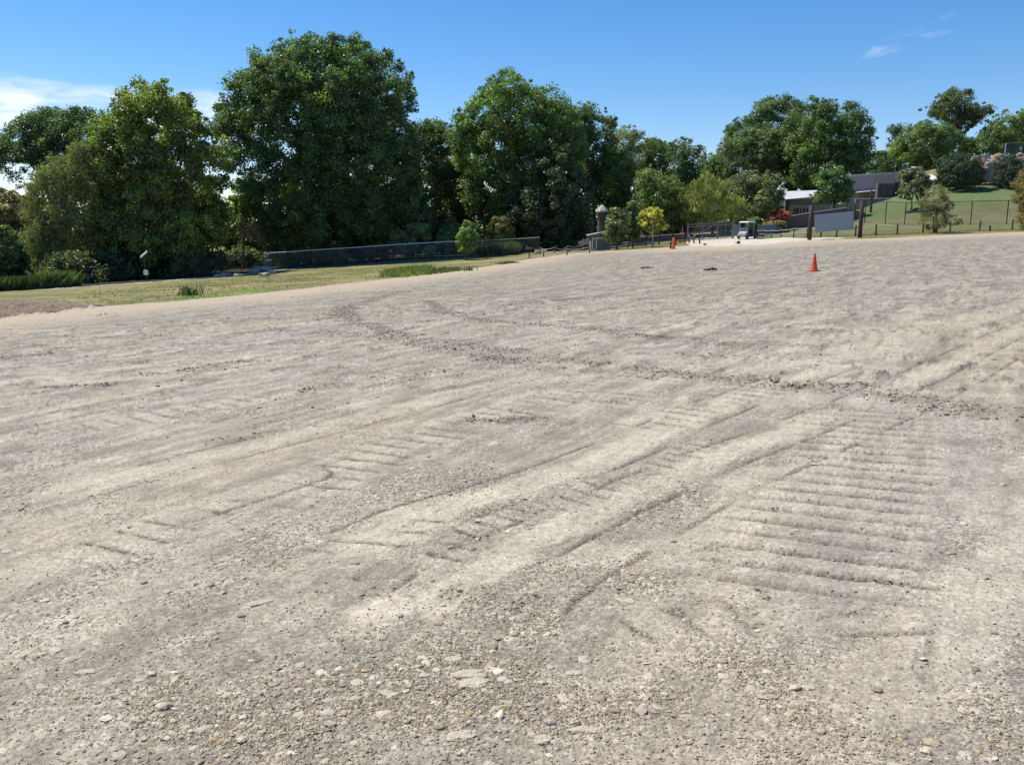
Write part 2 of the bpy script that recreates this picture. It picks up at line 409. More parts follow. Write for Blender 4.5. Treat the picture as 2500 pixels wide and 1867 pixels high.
for pts, wd, st in DUST:
    d, s = pl_dist(xi, yi, S(pts)); d = np.abs(d + jx * 1.2)
    m = sstep(d + .35 * wd * jn, wd, wd * .45) * st * (.75 + .5 * sstep(fbm(s * 1.2, d * 0 + 3, 2, 83), -.5, .5))
    dust[NB] = np.maximum(dust[NB], np.clip(m, 0, 1))
CLODS = [([(740, 662), (760, 690), (830, 718), (950, 738), (1060, 755), (1250, 783), (1400, 800), (1560, 820), (1700, 835), (1880, 850), (2080, 880), (2250, 898)], .22, 1.0),
         ([(925, 650), (960, 675), (1040, 693), (1150, 703), (1300, 715), (1450, 735), (1600, 745)], .20, .8),
         ([(870, 630), (800, 650), (750, 668), (700, 690)], .35, .8), ([(700, 718), (790, 722), (880, 740), (960, 757), (1080, 778), (1200, 800)], .2, .8),
         ([(930, 640), (1010, 630), (1130, 620)], .3, .5), ([(0, 775), (90, 768), (130, 752)], .20, .8), ([(80, 838), (160, 834), (245, 832)], .09, 1.0),
         ([(295, 728), (350, 728)], .45, .8), ([(490, 722), (560, 716), (640, 712)], .30, .8), ([(580, 745), (640, 742)], .2, .7), ([(380, 805), (470, 790), (560, 778)], .12, .8),
         ([(300, 812), (480, 800), (580, 788)], .12, .4), ([(1000, 905), (1060, 912), (1180, 903)], .10, .9), ([(1760, 832), (1900, 832)], .12, .7), ([(1500, 770), (1570, 768)], .15, .8),
         ([(1090, 660), (1180, 652), (1240, 645)], .2, .8), ([(740, 705), (1000, 690), (1180, 655), (1300, 640)], .15, .35), ([(1040, 775), (1120, 780)], .25, .9),
         ([(840, 632), (760, 634), (600, 645)], .4, .4), ([(560, 690), (700, 680)], .3, .4), ([(1950, 880), (2080, 893), (2212, 908)], .16, .6),
         ([(960, 1300), (1000, 1265)], .045, .9), ([(1100, 1310), (1170, 1290)], .03, .8), ([(1500, 1190), (1540, 1185)], .035, .7), ([(850, 830), (980, 790)], .15, .4), ([(540, 868), (900, 800)], .2, .35), ([(420, 960), (600, 935)], .12, .5)]
CL_LINES = []
for pts, wd, st in CLODS:
    P = S(pts); CL_LINES.append((P, wd, st))
    d, s = pl_dist(xi, yi, P); d = np.abs(d + jx)
    m = sstep(d + 1.3 * wd * jn, wd * 1.7, wd * .1) * st * sstep(fbm(s * 1.6, d * 0 + 9, 3, 89) + .22, -.15, .3)
    clod[NB] = np.maximum(clod[NB], np.clip(m, 0, 1))
# cleat marks of the dozer tracks: bars across each pass
STRIPS = [([(1765, 1300), (1790, 1180), (1822, 1080), (1850, 1000), (1872, 940), (1900, 880)], .62, .225, .030), ([(880, 1235), (1010, 1165), (1180, 1100), (1330, 1045), (1480, 985), (1600, 930)], .19, .17, .015),
          ([(430, 1150), (620, 1065), (800, 990), (1000, 920), (1250, 850), (1420, 800)], .42, .235, .016), ([(1380, 930), (1560, 870), (1720, 820)], .40, .23, .018),
          ([(1650, 1330), (1500, 1350), (1300, 1420)], .3, .22, .010), ([(0, 960), (300, 905), (600, 850), (900, 800)], .42, .24, .014), ([(1700, 750), (2000, 700)], .5, .24, .016),
          ([(120, 1230), (330, 1150), (430, 1110)], .35, .22, .009), ([(2080, 1420), (1950, 1400), (1880, 1330), (1830, 1300)], .3, .22, .012), ([(1250, 880), (1500, 800), (1700, 755)], .45, .24, .014),
          ([(600, 1290), (800, 1180), (900, 1100)], .32, .22, .010)]
for pts, wd, sp_, amp in STRIPS:
    d, s = pl_dist(xi, yi, S(pts))
    L = s.max()
    edge = sstep(np.abs(d) + .35 * jn * wd + 1.6 * jx, wd * 1.05, wd * .6) * sstep(s, 0.02, .2) * sstep(s, L - .02, L - .2)
    ph = (s + .014 * jn + .03 * np.sin(d * 2.2) + .05 * jx) / sp_
    fr = ph - np.floor(ph)
    groove = np.exp(-((fr - .5) / .095) ** 2) * (.55 + .45 * sstep(jn, -.4, .3))
    k = _hash(np.floor(ph), np.floor(d * 0 + len(pts)), 3) / 4294967296.0
    keep = sstep(fbm(xi * 1.4, yi * 1.4, 3, 97) + .35 * (k - .5) + (.42 if wd > .55 else .20), -.12, .25)
    g = edge * groove * keep
    H[NB] -= g * amp * 1.3; H[NB] += edge * keep * np.exp(-((fr - .78) / .12) ** 2) * amp * .45
    clod[NB] = np.maximum(clod[NB], g * .85 * sstep(jn, -.6, .2)); groov[NB] = np.maximum(groov[NB], g)
    dust[NB] = np.maximum(dust[NB], edge * (1 - groove) * keep * .38)
# thin cut lines that the outer edges of the tracks left along each pass
CUTS = [(0, .27), (0, -.30), (1, .25), (1, -.26), (1, .62), (7, .2), (8, .3), (8, -.3), (9, .25)]
for i_, off in CUTS:
    d, s = pl_dist(xi, yi, S(DUST[i_][0] if i_ < 2 else DUST[i_ - 1][0])); d = d - off + .25 * jx
    m = np.exp(-(d / .022) ** 2) * sstep(fbm(s * 1.1 + i_ * 3, d * 0 + off * 9, 3, 251) + .12, -.1, .22) * sstep(s, 0, .1)
    groov[NB] = np.maximum(groov[NB], m * .9); H[NB] -= m * .012
# rubble (gravelly) areas, from noise, never where the dust lies smooth
rub = sstep(patch + .45 * iso + .30 * fbm(x * 1.2 + 9, y * 1.2, 3, 101), -.12, .42)
nearb = sstep(far, 7.0, 3.2); strip_ = np.zeros_like(x)
for pts, wd, sp_, amp in STRIPS:
    d, s = pl_dist(xi, yi, S(pts)); strip_[NB] = np.maximum(strip_[NB], sstep(np.abs(d) + .5 * wd * jn + 1.5 * jx, wd * 1.3, wd * .5))
dS2, _ = pl_dist(xi, yi, S([(960, 1190), (1040, 1150), (1200, 1088), (1300, 1050)])); gr2 = sstep(np.abs(dS2) + .3 * jx, .17, .06); rub[NB] = np.maximum(rub[NB], gr2); dust[NB] *= (1 - gr2)
rub = np.clip(rub * (1 - .35 * nearb) + .48 * nearb * (.35 + .65 * sstep(patch + .5 * iso, -.5, .3)), 0, 1) * (1 - .85 * dust) * (1 - .6 * strip_ * (1 - groov))
rub = np.maximum(rub, groov * .95); rub_stone = sstep(rub, .0, 1.0)
# --- relief
H += .006 * iso + .0026 * fine * (1 + 1.5 * rub) + .0010 * xfine * (1 + 1.2 * rub) + .006 * med * sstep(far, 2, 8) + .006 * streakf
H += clod * (.008 + .020 * np.clip(fbm(x * 9, y * 9, 4, 107, .7), -.4, 1) + .016 * fine)
H -= dust * .003 * fine
H += .03 * big * sstep(far, 6, 30)
# ripples of scraped spoil further out
mid = sstep(far, 7, 16) * sstep(far, 75, 45)
H += mid * (.017 * np.clip(fbm(u * .5, v * 3.0, 4, 113, .65), -.1, 1) + .026 * np.clip(fbm(x * 3.6, y * 3.6, 3, 117) - .22, 0, 1))
# --- colour of the lot
def colr(*c): return np.array(c, float)[None]
def mixc(a, b, f): return a + (b - a) * f[:, None]
gC = mixc(colr(.285, .256, .215), colr(.425, .382, .315), sstep(med * .50 + iso * .50 + streakf * .40 + .25 * patch, -.36, .36))
gC = mixc(gC, colr(.500, .452, .370), np.clip(dust, 0, 1) * .85)
gC = mixc(gC, colr(.255, .232, .198), rub * .55)
bl = sstep(fbm(u * .09, v * .42, 4, 131) + .25 * iso, .02, .42)
gC = mixc(gC, colr(.315, .305, .295), bl * .35 * (1 - .5 * dust))
tan = sstep(fbm(u * .05 + 7, v * .22, 4, 137) + .2 * med, .02, .40)
gC = mixc(gC, colr(.385, .328, .252), tan * .5)
wt = sstep(fbm(u * .25, v * 1.6, 4, 139, .6) + .3 * fine, .22, .55) * mid
gC = mixc(gC, colr(.47, .44, .39), wt * .6)
dk = sstep(fbm(u * .35 + 3, v * 2.4, 5, 143, .65) + .15 * fine, .22, .50) * mid
gC = mixc(gC, colr(.17, .155, .138), dk * .75)
yl = sstep(fbm(x * .9, y * .9, 4, 149) + .25 * fine, .50, .66) * sstep(far, 12, 5)
gC = mixc(gC, colr(.56, .42, .22), yl * .55)
gC = mixc(gC, colr(.195, .168, .132), np.clip(clod * sstep(fine, -.6, .2), 0, 1) * .70)
gC = mixc(gC, colr(.098, .086, .070), np.clip(groov * sstep(fine + .4 * iso, -.45, .15), 0, 1) * .92)
crumb = sstep(fbm(x * 1.1 + 31, y * 1.1, 5, 211, .68) + .30 * fine + .25 * med, .16, .42) * sstep(far, 5, 9)
gC = mixc(gC, colr(.165, .148, .128), crumb * .62 * (1 - .5 * dust))
dash = sstep(fbm(u * .9 + 5, v * 4.2, 5, 233, .66) + .25 * fine, .17, .36) * sstep(far, 6, 11) * sstep(far, 80, 50)
gC = mixc(gC, colr(.135, .122, .108), dash * .66 * (1 - .4 * dust))
dash2 = sstep(fbm(u * .7 - 5, v * 3.4, 5, 239, .66) + .25 * fine, .19, .40) * sstep(far, 6, 12)
gC = mixc(gC, colr(.50, .47, .42), dash2 * .55)
flake = sstep(fbm(x * 1.4 - 11, y * 1.4, 5, 223, .70) + .30 * fbm(x * 11, y * 11, 3, 227), .20, .46)
gC = mixc(gC, colr(.49, .452, .385), flake * .55)
gC *= (1 + .34 * fine + .16 * xfine + .26 * iso + .25 * med * mid + .20 * streakf)[:, None]
gC *= np.array([[.925, .893, .820]])
H += (crumb * .014 + dash * .016) * (1 + fine) * inG
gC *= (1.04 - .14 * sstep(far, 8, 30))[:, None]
ed, es = pl_dist(x, y, EW); ed = np.abs(ed)
gC = mixc(gC, colr(.47, .375, .265), sstep(ed + 2.0 * iso, 9.0, 1.5) * .80)      # tan scraped margin
# --- colour of everything else
n1 = fbm(x * .16, y * .16, 5, 151, .6); n2 = fbm(x * .9, y * .9, 4, 157, .6); n3 = fbm(x * 4, y * 4, 3, 163, .6)
oC = mixc(colr(.150, .155, .058), colr(.285, .235, .105), sstep(n1 + .6 * n2, -.25, .45))
gp = W2([(330, 742), (420, 730), (540, 712), (700, 700), (610, 716), (480, 729), (400, 737), (330, 745)])
oC = mixc(oC, colr(.13, .20, .035), inpoly(x + .8 * n2, y + 1.5 * n2, gp) * .85)
dg = sstep(fbm(x * .08 + 3, y * .22, 4, 167), .0, .4) ; oC = mixc(oC, colr(.36, .28, .13), dg * .55 * (y < 100))
HILL = [(14, 100), (24, 75)] + W2([(1965, 584), (2100, 580)]) + [(31, 73), (60, 66), (160, 60), (200, 130), (80, 140), (30, 128)]
inH = inpoly(x, y, HILL)
hC = mixc(colr(.145, .150, .062), colr(.215, .190, .10), sstep(n1 + .5 * n2, -.3, .5))
hC = mixc(hC, colr(.115, .165, .062), sstep(y + 2.5 * n1, 100, 106) * .85)
tz_l = sstep(ed + 1.5 * n2, 5.0, 1.0); hC = mixc(hC, colr(.30, .24, .12), tz_l * .5)
oC = np.where(inH[:, None], hC, oC)
inM = inpoly(x, y, MUD); mC = mixc(colr(.125, .088, .062), colr(.23, .175, .125), sstep(n2 + .6 * n3, -.4, .5))
oC = np.where(inM[:, None], mC, oC); H += np.where(inM, .12 * n2 + .16 * n3, 0)
inR = inpoly(x, y, ROAD) & ~inG; rC = mixc(colr(.50, .44, .34), colr(.58, .52, .42), sstep(n2, -.4, .4)); oC = np.where(inR[:, None], rC, oC)
inF = inpoly(x, y, FOREST); fC = mixc(colr(.028, .026, .017), colr(.055, .055, .028), sstep(n2 + .4 * n3, -.3, .5))  # leaf litter, its colour darkened to stand in for tree shadow
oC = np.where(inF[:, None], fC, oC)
BG = W2([(1680, 586), (1800, 577), (1812, 563), (1750, 566), (1690, 572)]); oC = np.where(inpoly(x, y, BG)[:, None], mixc(colr(.30, .25, .16), colr(.40, .35, .24), sstep(n2, -.4, .4)), oC)
pdl, _ = pl_dist(x, y, PATHL); inP = np.abs(pdl) < .55; oC = np.where(inP[:, None], mixc(colr(.36, .33, .29), colr(.46, .43, .38), sstep(n3, -.4, .4)), oC)
H += np.where(inG, 0, .05 * n2 + .03 * n3)
oC *= (1 + .30 * n3 + .22 * fbm(x * 1.7, y * 1.7, 3, 229))[:, None]
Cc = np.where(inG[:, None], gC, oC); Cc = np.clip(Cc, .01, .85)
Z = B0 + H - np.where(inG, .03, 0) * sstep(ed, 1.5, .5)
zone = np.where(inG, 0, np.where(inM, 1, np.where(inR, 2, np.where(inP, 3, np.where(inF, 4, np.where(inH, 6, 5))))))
ms, tg, og = newmat('ground')
at = tg.add('ShaderNodeAttribute', attribute_name='Col'); ma = tg.add('ShaderNodeAttribute', attribute_name='Msk')
sm = tg.add('ShaderNodeSeparateColor'); tg.put(sm.inputs[0], ma.outputs[0])
geo = tg.add('ShaderNodeNewGeometry'); pos = geo.outputs['Position']
vor = tg.add('ShaderNodeTexVoronoi'); vor.inputs['Scale'].default_value = 62; tg.put(vor.inputs['Vector'], pos)
vor2 = tg.add('ShaderNodeTexVoronoi'); vor2.inputs['Scale'].default_value = 140; tg.put(vor2.inputs['Vector'], pos)
hs = tg.add('ShaderNodeSeparateColor'); tg.put(hs.inputs[0], vor.outputs['Color'])
hs2 = tg.add('ShaderNodeSeparateColor'); tg.put(hs2.inputs[0], vor2.outputs['Color'])
nf = tg.noise(pos, 260, 3, .65)
peb = tg.math('MULTIPLY', sm.outputs[0], tg.maprange(hs.outputs[0], .25, .95, -.30, .55, False))
peb2 = tg.math('MULTIPLY', tg.math('ADD', tg.math('MULTIPLY', sm.outputs[0], .7), .25), tg.maprange(hs2.outputs[1], .0, 1.0, -.26, .26, False))
gain = tg.math('ADD', tg.math('ADD', 1.0, tg.math('ADD', peb, peb2)), tg.math('MULTIPLY', tg.math('SUBTRACT', nf, .5), .5))
vs = tg.vmath('SCALE', at.outputs[0]); tg.put(vs.inputs['Scale'], gain)
bs = principled(tg, og, Base_Color=vs.outputs[0], Roughness=.93); bs.inputs['Specular IOR Level'].default_value = .15
bp = tg.add('ShaderNodeBump'); bp.inputs['Strength'].default_value = .55; bp.inputs['Distance'].default_value = .006
tg.put(bp.inputs['Height'], tg.math('ADD', tg.math('MULTIPLY', tg.math('SUBTRACT', 1.0, vor.outputs['Distance']), tg.math('ADD', tg.math('MULTIPLY', sm.outputs[0], 1.2), .15)), tg.math('MULTIPLY', nf, .5)))
tg.put(bs.inputs['Normal'], bp.outputs[0])
V = np.stack([x, y, Z], 1)
Msk = np.zeros((len(x), 3)); Msk[:, 0] = np.where(inG, .30 + .70 * rub, 0)
ii = np.arange(nR - 1)[:, None] * nT; jj = np.arange(nT)[None]; j2 = (jj + 1) % nT
Q = np.stack([ii + jj, ii + nT + jj, ii + nT + j2, ii + j2], -1).reshape(-1, 4)
zq = zone[Q].min(1) if False else zone[Q[:, 0]]
NAMES = {0: 'gravel_lot', 1: 'mud_bank', 2: 'dirt_road', 3: 'footpath', 4: 'forest_floor', 5: 'grass_verge', 6: 'grass_hill'}
LABZ = {0: 'scraped grey and beige gravel lot with dozer track marks', 1: 'brown mud bank at the far left edge of the gravel lot', 2: 'pale tan dirt road in front of the metal gate',
        3: 'narrow pale path along the shaded trees', 4: 'leaf covered ground under the trees, darkened to carry their shade', 5: 'dry green and tan grass strip between lot and trees', 6: 'mown green grass slope at the right'}
for k, nm in NAMES.items():
    q = Q[zq == k]
    if k == 0:      # close the centre under the camera
        fan = np.stack([np.zeros(nT, int) + nT * nR, np.arange(nT), (np.arange(nT) + 1) % nT], 1)
    if len(q) == 0: continue
    used, inv = np.unique(q.ravel(), return_inverse=True)
    VV = V[used]; CCc = Cc[used]; MM = Msk[used]; ff = [inv.reshape(-1, 4)]
    if k == 0:
        VV = np.vstack([VV, [[0, 0, V[0, 2]]]]); CCc = np.vstack([CCc, CCc[:1]]); MM = np.vstack([MM, MM[:1]])
        lut = np.searchsorted(used, np.arange(nT)); ff.append(np.stack([np.full(nT, len(VV) - 1), lut, lut[(np.arange(nT) + 1) % nT]], 1))
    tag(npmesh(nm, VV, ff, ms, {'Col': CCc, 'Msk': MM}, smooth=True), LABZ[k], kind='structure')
print('ground verts', len(V))

# ------------------------------------------------------------------ loose stones and clods (nobody could count them)
def ico():
    t = (1 + 5 ** .5) / 2
    v = np.array([(-1, t, 0), (1, t, 0), (-1, -t, 0), (1, -t, 0), (0, -1, t), (0, 1, t), (0, -1, -t), (0, 1, -t), (t, 0, -1), (t, 0, 1), (-t, 0, -1), (-t, 0, 1)], float)
    f = np.array([(0, 11, 5), (0, 5, 1), (0, 1, 7), (0, 7, 10), (0, 10, 11), (1, 5, 9), (5, 11, 4), (11, 10, 2), (10, 7, 6), (7, 1, 8), (3, 9, 4), (3, 4, 2), (3, 2, 6), (3, 6, 8), (3, 8, 9), (4, 9, 5), (2, 4, 11), (6, 2, 10), (8, 6, 7), (9, 8, 1)])
    return v / np.linalg.norm(v[0]), f
OCT = (np.array([(1, 0, 0), (0, 1, 0), (-1, 0, 0), (0, -1, 0), (0, 0, 1), (0, 0, -1)], float), np.array([(0, 1, 4), (1, 2, 4), (2, 3, 4), (3, 0, 4), (1, 0, 5), (2, 1, 5), (3, 2, 5), (0, 3, 5)]))
def height_at(px_, py_):
    """ground height incl. relief by nearest grid vertex"""
    th = np.arctan2(px_, py_); r = np.hypot(px_, py_)
    i = np.clip(np.searchsorted(RR, r), 1, nR - 1); i = np.where(r - RR[i - 1] < RR[i] - r, i - 1, i)
    j = np.clip(np.round((th - th_d[0]) / (th_d[1] - th_d[0])), 0, len(th_d) - 1).astype(int)
    k = i * nT + j; return k
def scatter(name, X, Y, size, flat, cols, proto, label, mat, jit=.3, sink=.3, tilt=.35, kind='stuff', asp=(.75, 1.45)):
    n = len(X); pv, pf = proto; m = len(pv); r = RNG
    P = pv[None] * (1 + jit * (r.random((n, m, 1)) - .5) * 2)
    sc_ = size[:, None] * np.stack([r.uniform(*asp, n), np.ones(n), flat], 1)
    P = P * sc_[:, None]
    a = r.random(n) * 2 * np.pi; tx = r.normal(0, tilt, n); c, s_ = np.cos(tx), np.sin(tx)
    yy = P[..., 1] * c[:, None] - P[..., 2] * s_[:, None]; zz = P[..., 1] * s_[:, None] + P[..., 2] * c[:, None]
    ca, sa_ = np.cos(a)[:, None], np.sin(a)[:, None]
    xx = P[..., 0] * ca - yy * sa_; yy = P[..., 0] * sa_ + yy * ca
    k = height_at(X, Y); Z0 = Z[k] + size * flat * (1 - sink) * .8
    VV = np.stack([xx + X[:, None], yy + Y[:, None], zz + Z0[:, None]], -1).reshape(-1, 3)
    FF = (pf[None] + (np.arange(n) * m)[:, None, None]).reshape(-1, 3)
    CC_ = np.repeat(cols, m, 0)
    return tag(npmesh(name, VV, FF, mat, {'Col': CC_}), label, kind=kind)
mst, ts, os_ = newmat('stone')
a_ = ts.add('ShaderNodeAttribute', attribute_name='Col'); g_ = ts.add('ShaderNodeNewGeometry')
nn = ts.noise(g_.outputs['Position'], 120, 3, .6); v_ = ts.vmath('SCALE', a_.outputs[0]); ts.put(v_.inputs['Scale'], ts.maprange(nn, .3, .7, .8, 1.18))
b_ = principled(ts, os_, Base_Color=v_.outputs[0], Roughness=.9); b_.inputs['Specular IOR Level'].default_value = .2
bq = ts.add('ShaderNodeBump'); bq.inputs['Strength'].default_value = .5; bq.inputs['Distance'].default_value = .004; ts.put(bq.inputs['Height'], nn); ts.put(b_.inputs['Normal'], bq.outputs[0])
def stone_cols(n, pale=.5):
    base = np.array([(.33, .285, .22), (.40, .35, .275), (.48, .43, .345), (.35, .32, .28), (.46, .35, .20), (.27, .23, .18), (.56, .51, .42)])
    pr = np.array([.22, .26, .18, .12, .03, .14, .05]); k = RNG.choice(len(base), n, p=pr / pr.sum())
    return base[k] * RNG.uniform(.85, 1.12, (n, 1)) * np.array([[1.06, 1.0, .88]])
def cand(n, rmin, rmax, p=1.0):
    th = np.radians(RNG.uniform(-36, 36, n)); uu = RNG.random(n)
    r = 1 / (1 / rmin + (1 / rmax - 1 / rmin) * uu) if p == 1 else rmin * (rmax / rmin) ** uu
    X, Y_ = r * np.sin(th), r * np.cos(th); k = height_at(X, Y_)
    keep = (RNG.random(n) < (rub_stone[k] ** 1.5) * .90 + .10) & inG[k]
    return X[keep], Y_[keep]
X, Y_ = cand(270000, 1.8, 7.5); n = len(X)
scatter('pebbles', X, Y_, np.clip(RNG.lognormal(math.log(.0030), .48, n), .0015, .008), RNG.uniform(.4, .75, n), stone_cols(n), OCT, 'loose small grey and cream pebbles strewn over the gravel lot', mst, .25)
X, Y_ = cand(15000, 1.8, 12.0, 0); n = len(X)
scatter('gravel_stones', X, Y_, np.clip(RNG.lognormal(math.log(.0068), .5, n), .004, .024), RNG.uniform(.25, .5, n), stone_cols(n), ico(), 'flat pale limestone chips lying in the gravel lot', mst, .22, sink=.5, tilt=.2)
X, Y_ = cand(2600, 1.9, 6.0, 0); n = len(X)
cs = stone_cols(n) * .6 + np.array([[.52, .48, .41]]) * .5
scatter('limestone_chips', X, Y_, np.clip(RNG.lognormal(math.log(.012), .42, n), .007, .026), RNG.uniform(.08, .2, n), cs, ico(), 'larger flat cream limestone flakes scattered over the near gravel', mst, .22, sink=.65, tilt=.12)
# clods along the churned tracks
cxs, cys, css = [], [], []
for P, wd, st in CL_LINES:
    L = sum(math.dist(a, b) for a, b in zip(P[:-1], P[1:])); n = int(L * 130 * st)
    for _ in range(n):
        q = random.random() * L
        for a, b in zip(P[:-1], P[1:]):
            l = math.dist(a, b)
            if q <= l: break
            q -= l
        t = min(1, q / l); off = random.gauss(0, wd * 1.0)
        nx, ny = -(b[1] - a[1]) / l, (b[0] - a[0]) / l
        cxs.append(a[0] + (b[0] - a[0]) * t + nx * off); cys.append(a[1] + (b[1] - a[1]) * t + ny * off)
        css.append(min(.024, max(.004, random.lognormvariate(math.log(.009 if math.hypot(cxs[-1], cys[-1]) > 7 else .006), .5))))
X = np.array(cxs); Y_ = np.array(cys); sz = np.array(css); k = height_at(X, Y_)
kp = (clod[k] > .12) & inG[k] & (X * X + Y_ * Y_ > 3); X, Y_, sz = X[kp], Y_[kp], sz[kp]; n = len(X)
th = np.radians(RNG.uniform(-34, 34, 5200)); r = RNG.uniform(8, 75, 5200); X2, Y2 = r * np.sin(th), r * np.cos(th); k = height_at(X2, Y2); kp = inG[k] & ((dk[k] > .35) | (RNG.random(5200) < .10))
X = np.concatenate([X, X2[kp]]); Y_ = np.concatenate([Y_, Y2[kp]]); sz = np.concatenate([sz, np.clip(RNG.lognormal(math.log(.013), .5, kp.sum()), .006, .035)]); n = len(X)
cc_ = np.array([.235, .20, .16])[None] * RNG.uniform(.6, 1.7, (n, 1)) * np.array([1, 1, 1])[None]
scatter('dirt_clods', X, Y_, sz, RNG.uniform(.35, .65, n), cc_, ico(), 'dark crumbled dirt clods thrown up along the curving track marks', mst, .4, sink=.3)
print('stones done')
# ------------------------------------------------------------------ foliage
def leafmat(name, trans=.48, gloss=.09, tint=(1.4, 1.6, .5)):
    m, t, out = newmat(name)
    a = t.add('ShaderNodeAttribute', attribute_name='Col')
    d = t.add('ShaderNodeBsdfDiffuse'); t.put(d.inputs[0], a.outputs[0])
    tr = t.add('ShaderNodeBsdfTranslucent'); vv = t.vmath('MULTIPLY', a.outputs[0], tint); t.put(tr.inputs[0], vv.outputs[0])
    g = t.add('ShaderNodeBsdfGlossy'); g.inputs['Roughness'].default_value = .42; g.inputs[0].default_value = (.55, .6, .6, 1)
    m1 = t.add('ShaderNodeMixShader'); m1.inputs[0].default_value = trans; t.l.new(d.outputs[0], m1.inputs[1]); t.l.new(tr.outputs[0], m1.inputs[2])
    m2 = t.add('ShaderNodeMixShader'); m2.inputs[0].default_value = gloss; t.l.new(m1.outputs[0], m2.inputs[1]); t.l.new(g.outputs[0], m2.inputs[2])
    t.l.new(m2.outputs[0], out.inputs[0]); return m
LEAF = leafmat('leaf'); NEEDLE = leafmat('needle', .22, .04); GRASS = leafmat('grass_blade', .35, .05)
G_DARK = (.058, .090, .026); G_MID = (.055, .088, .026); G_YEL = (.088, .108, .030); G_OLV = (.082, .095, .045); G_BLUE = (.050, .078, .050); G_BRT = (.085, .120, .034)

LK = np.array([2.78, 2.55, 2.15])
def leaves(C, rad, per, leaf, col, colvar, droop=0.0, squash=.8, hue2=None, flake=1.6, fw=.55):
    """leaf faces in clumps round centres C; returns verts, faces, colours"""
    n = len(C) * per; r = RNG
    cidx = np.repeat(np.arange(len(C)), per)
    dv = r.normal(size=(n, 3)); dv /= np.linalg.norm(dv, axis=1)[:, None]
    q = r.random(n) ** .45
    P = C[cidx] + dv * (rad[cidx] * q)[:, None] * np.array([1, 1, squash])
    if droop: P[:, 2] -= droop * np.abs(r.normal(size=n)) * rad[cidx]
    nrm = dv * .7 + r.normal(size=(n, 3)) * .65 + np.array([0, 0, .30]); nrm /= np.linalg.norm(nrm, axis=1)[:, None]
    a = np.cross(nrm, r.normal(size=(n, 3))); a /= np.linalg.norm(a, axis=1)[:, None] + 1e-9
    if droop: a = a * .35 + np.array([0, 0, -1.0]); a /= np.linalg.norm(a, axis=1)[:, None]
    b = np.cross(nrm, a); b /= np.linalg.norm(b, axis=1)[:, None] + 1e-9
    s = leaf * r.uniform(.65, 1.35, n)[:, None]
    V = np.stack([P - a * s * flake * .5, P + b * s * fw - nrm * s * .12, P + a * s * flake * .5, P - b * s * fw - nrm * s * .12], 1).reshape(-1, 3)
    Fq = np.arange(n * 4).reshape(-1, 4)
    col = np.array(col) * LK; cc = np.repeat(col[None], n, 0) if col.ndim == 1 else col[cidx]
    k = (1 + colvar * r.normal(size=len(C)).clip(-1.6, 1.8))[cidx] * (1 + .16 * r.normal(size=n).clip(-2, 2))
    cc = cc * np.clip(k, .35, 2.0)[:, None]
    if hue2 is not None:
        h = (r.random(len(C)) < hue2[1])[cidx] * r.uniform(.4, 1, n); cc = cc + (np.array(hue2[0])[None] - cc) * h[:, None]
    return V, Fq, np.repeat(np.clip(cc, .004, .9), 4, 0)

def limbs(base, tips, r0, crown_z, mb=None, fork=.35, wob=.35):
    """tapered trunk with limbs reaching to the tips"""
    mb = mb or MB(); base = Vector(base)
    top = Vector((base.x * .35 + sum(t[0] for t in tips) / len(tips) * .65, base.y * .4 + sum(t[1] for t in tips) / len(tips) * .6, crown_z))
    n = 7; pts = [base.lerp(top, i / (n - 1)) + Vector((random.uniform(-1, 1), random.uniform(-1, 1), 0)) * wob * (0 if i in (0,) else 1) * r0 * 1.5 for i in range(n)]
    pts[0] = base - Vector((0, 0, .4))
    mb.tube(pts, [r0 * (1.25 if i == 0 else 1 - .75 * i / (n - 1)) for i in range(n)], 8)
    for t in tips:
        t = Vector(t); k = random.uniform(fork, .95); a = base.lerp(top, k); rr = r0 * (1 - .75 * k) * random.uniform(.45, .7)
        mid = a.lerp(t, .5) + Vector((random.uniform(-.4, .4), random.uniform(-.4, .4), -abs(t.z - a.z) * .12))
        mb.tube([a, a.lerp(mid, .5), mid, mid.lerp(t, .6), t], [rr, rr * .8, rr * .6, rr * .38, rr * .15], 5, cap=False)
    return mb

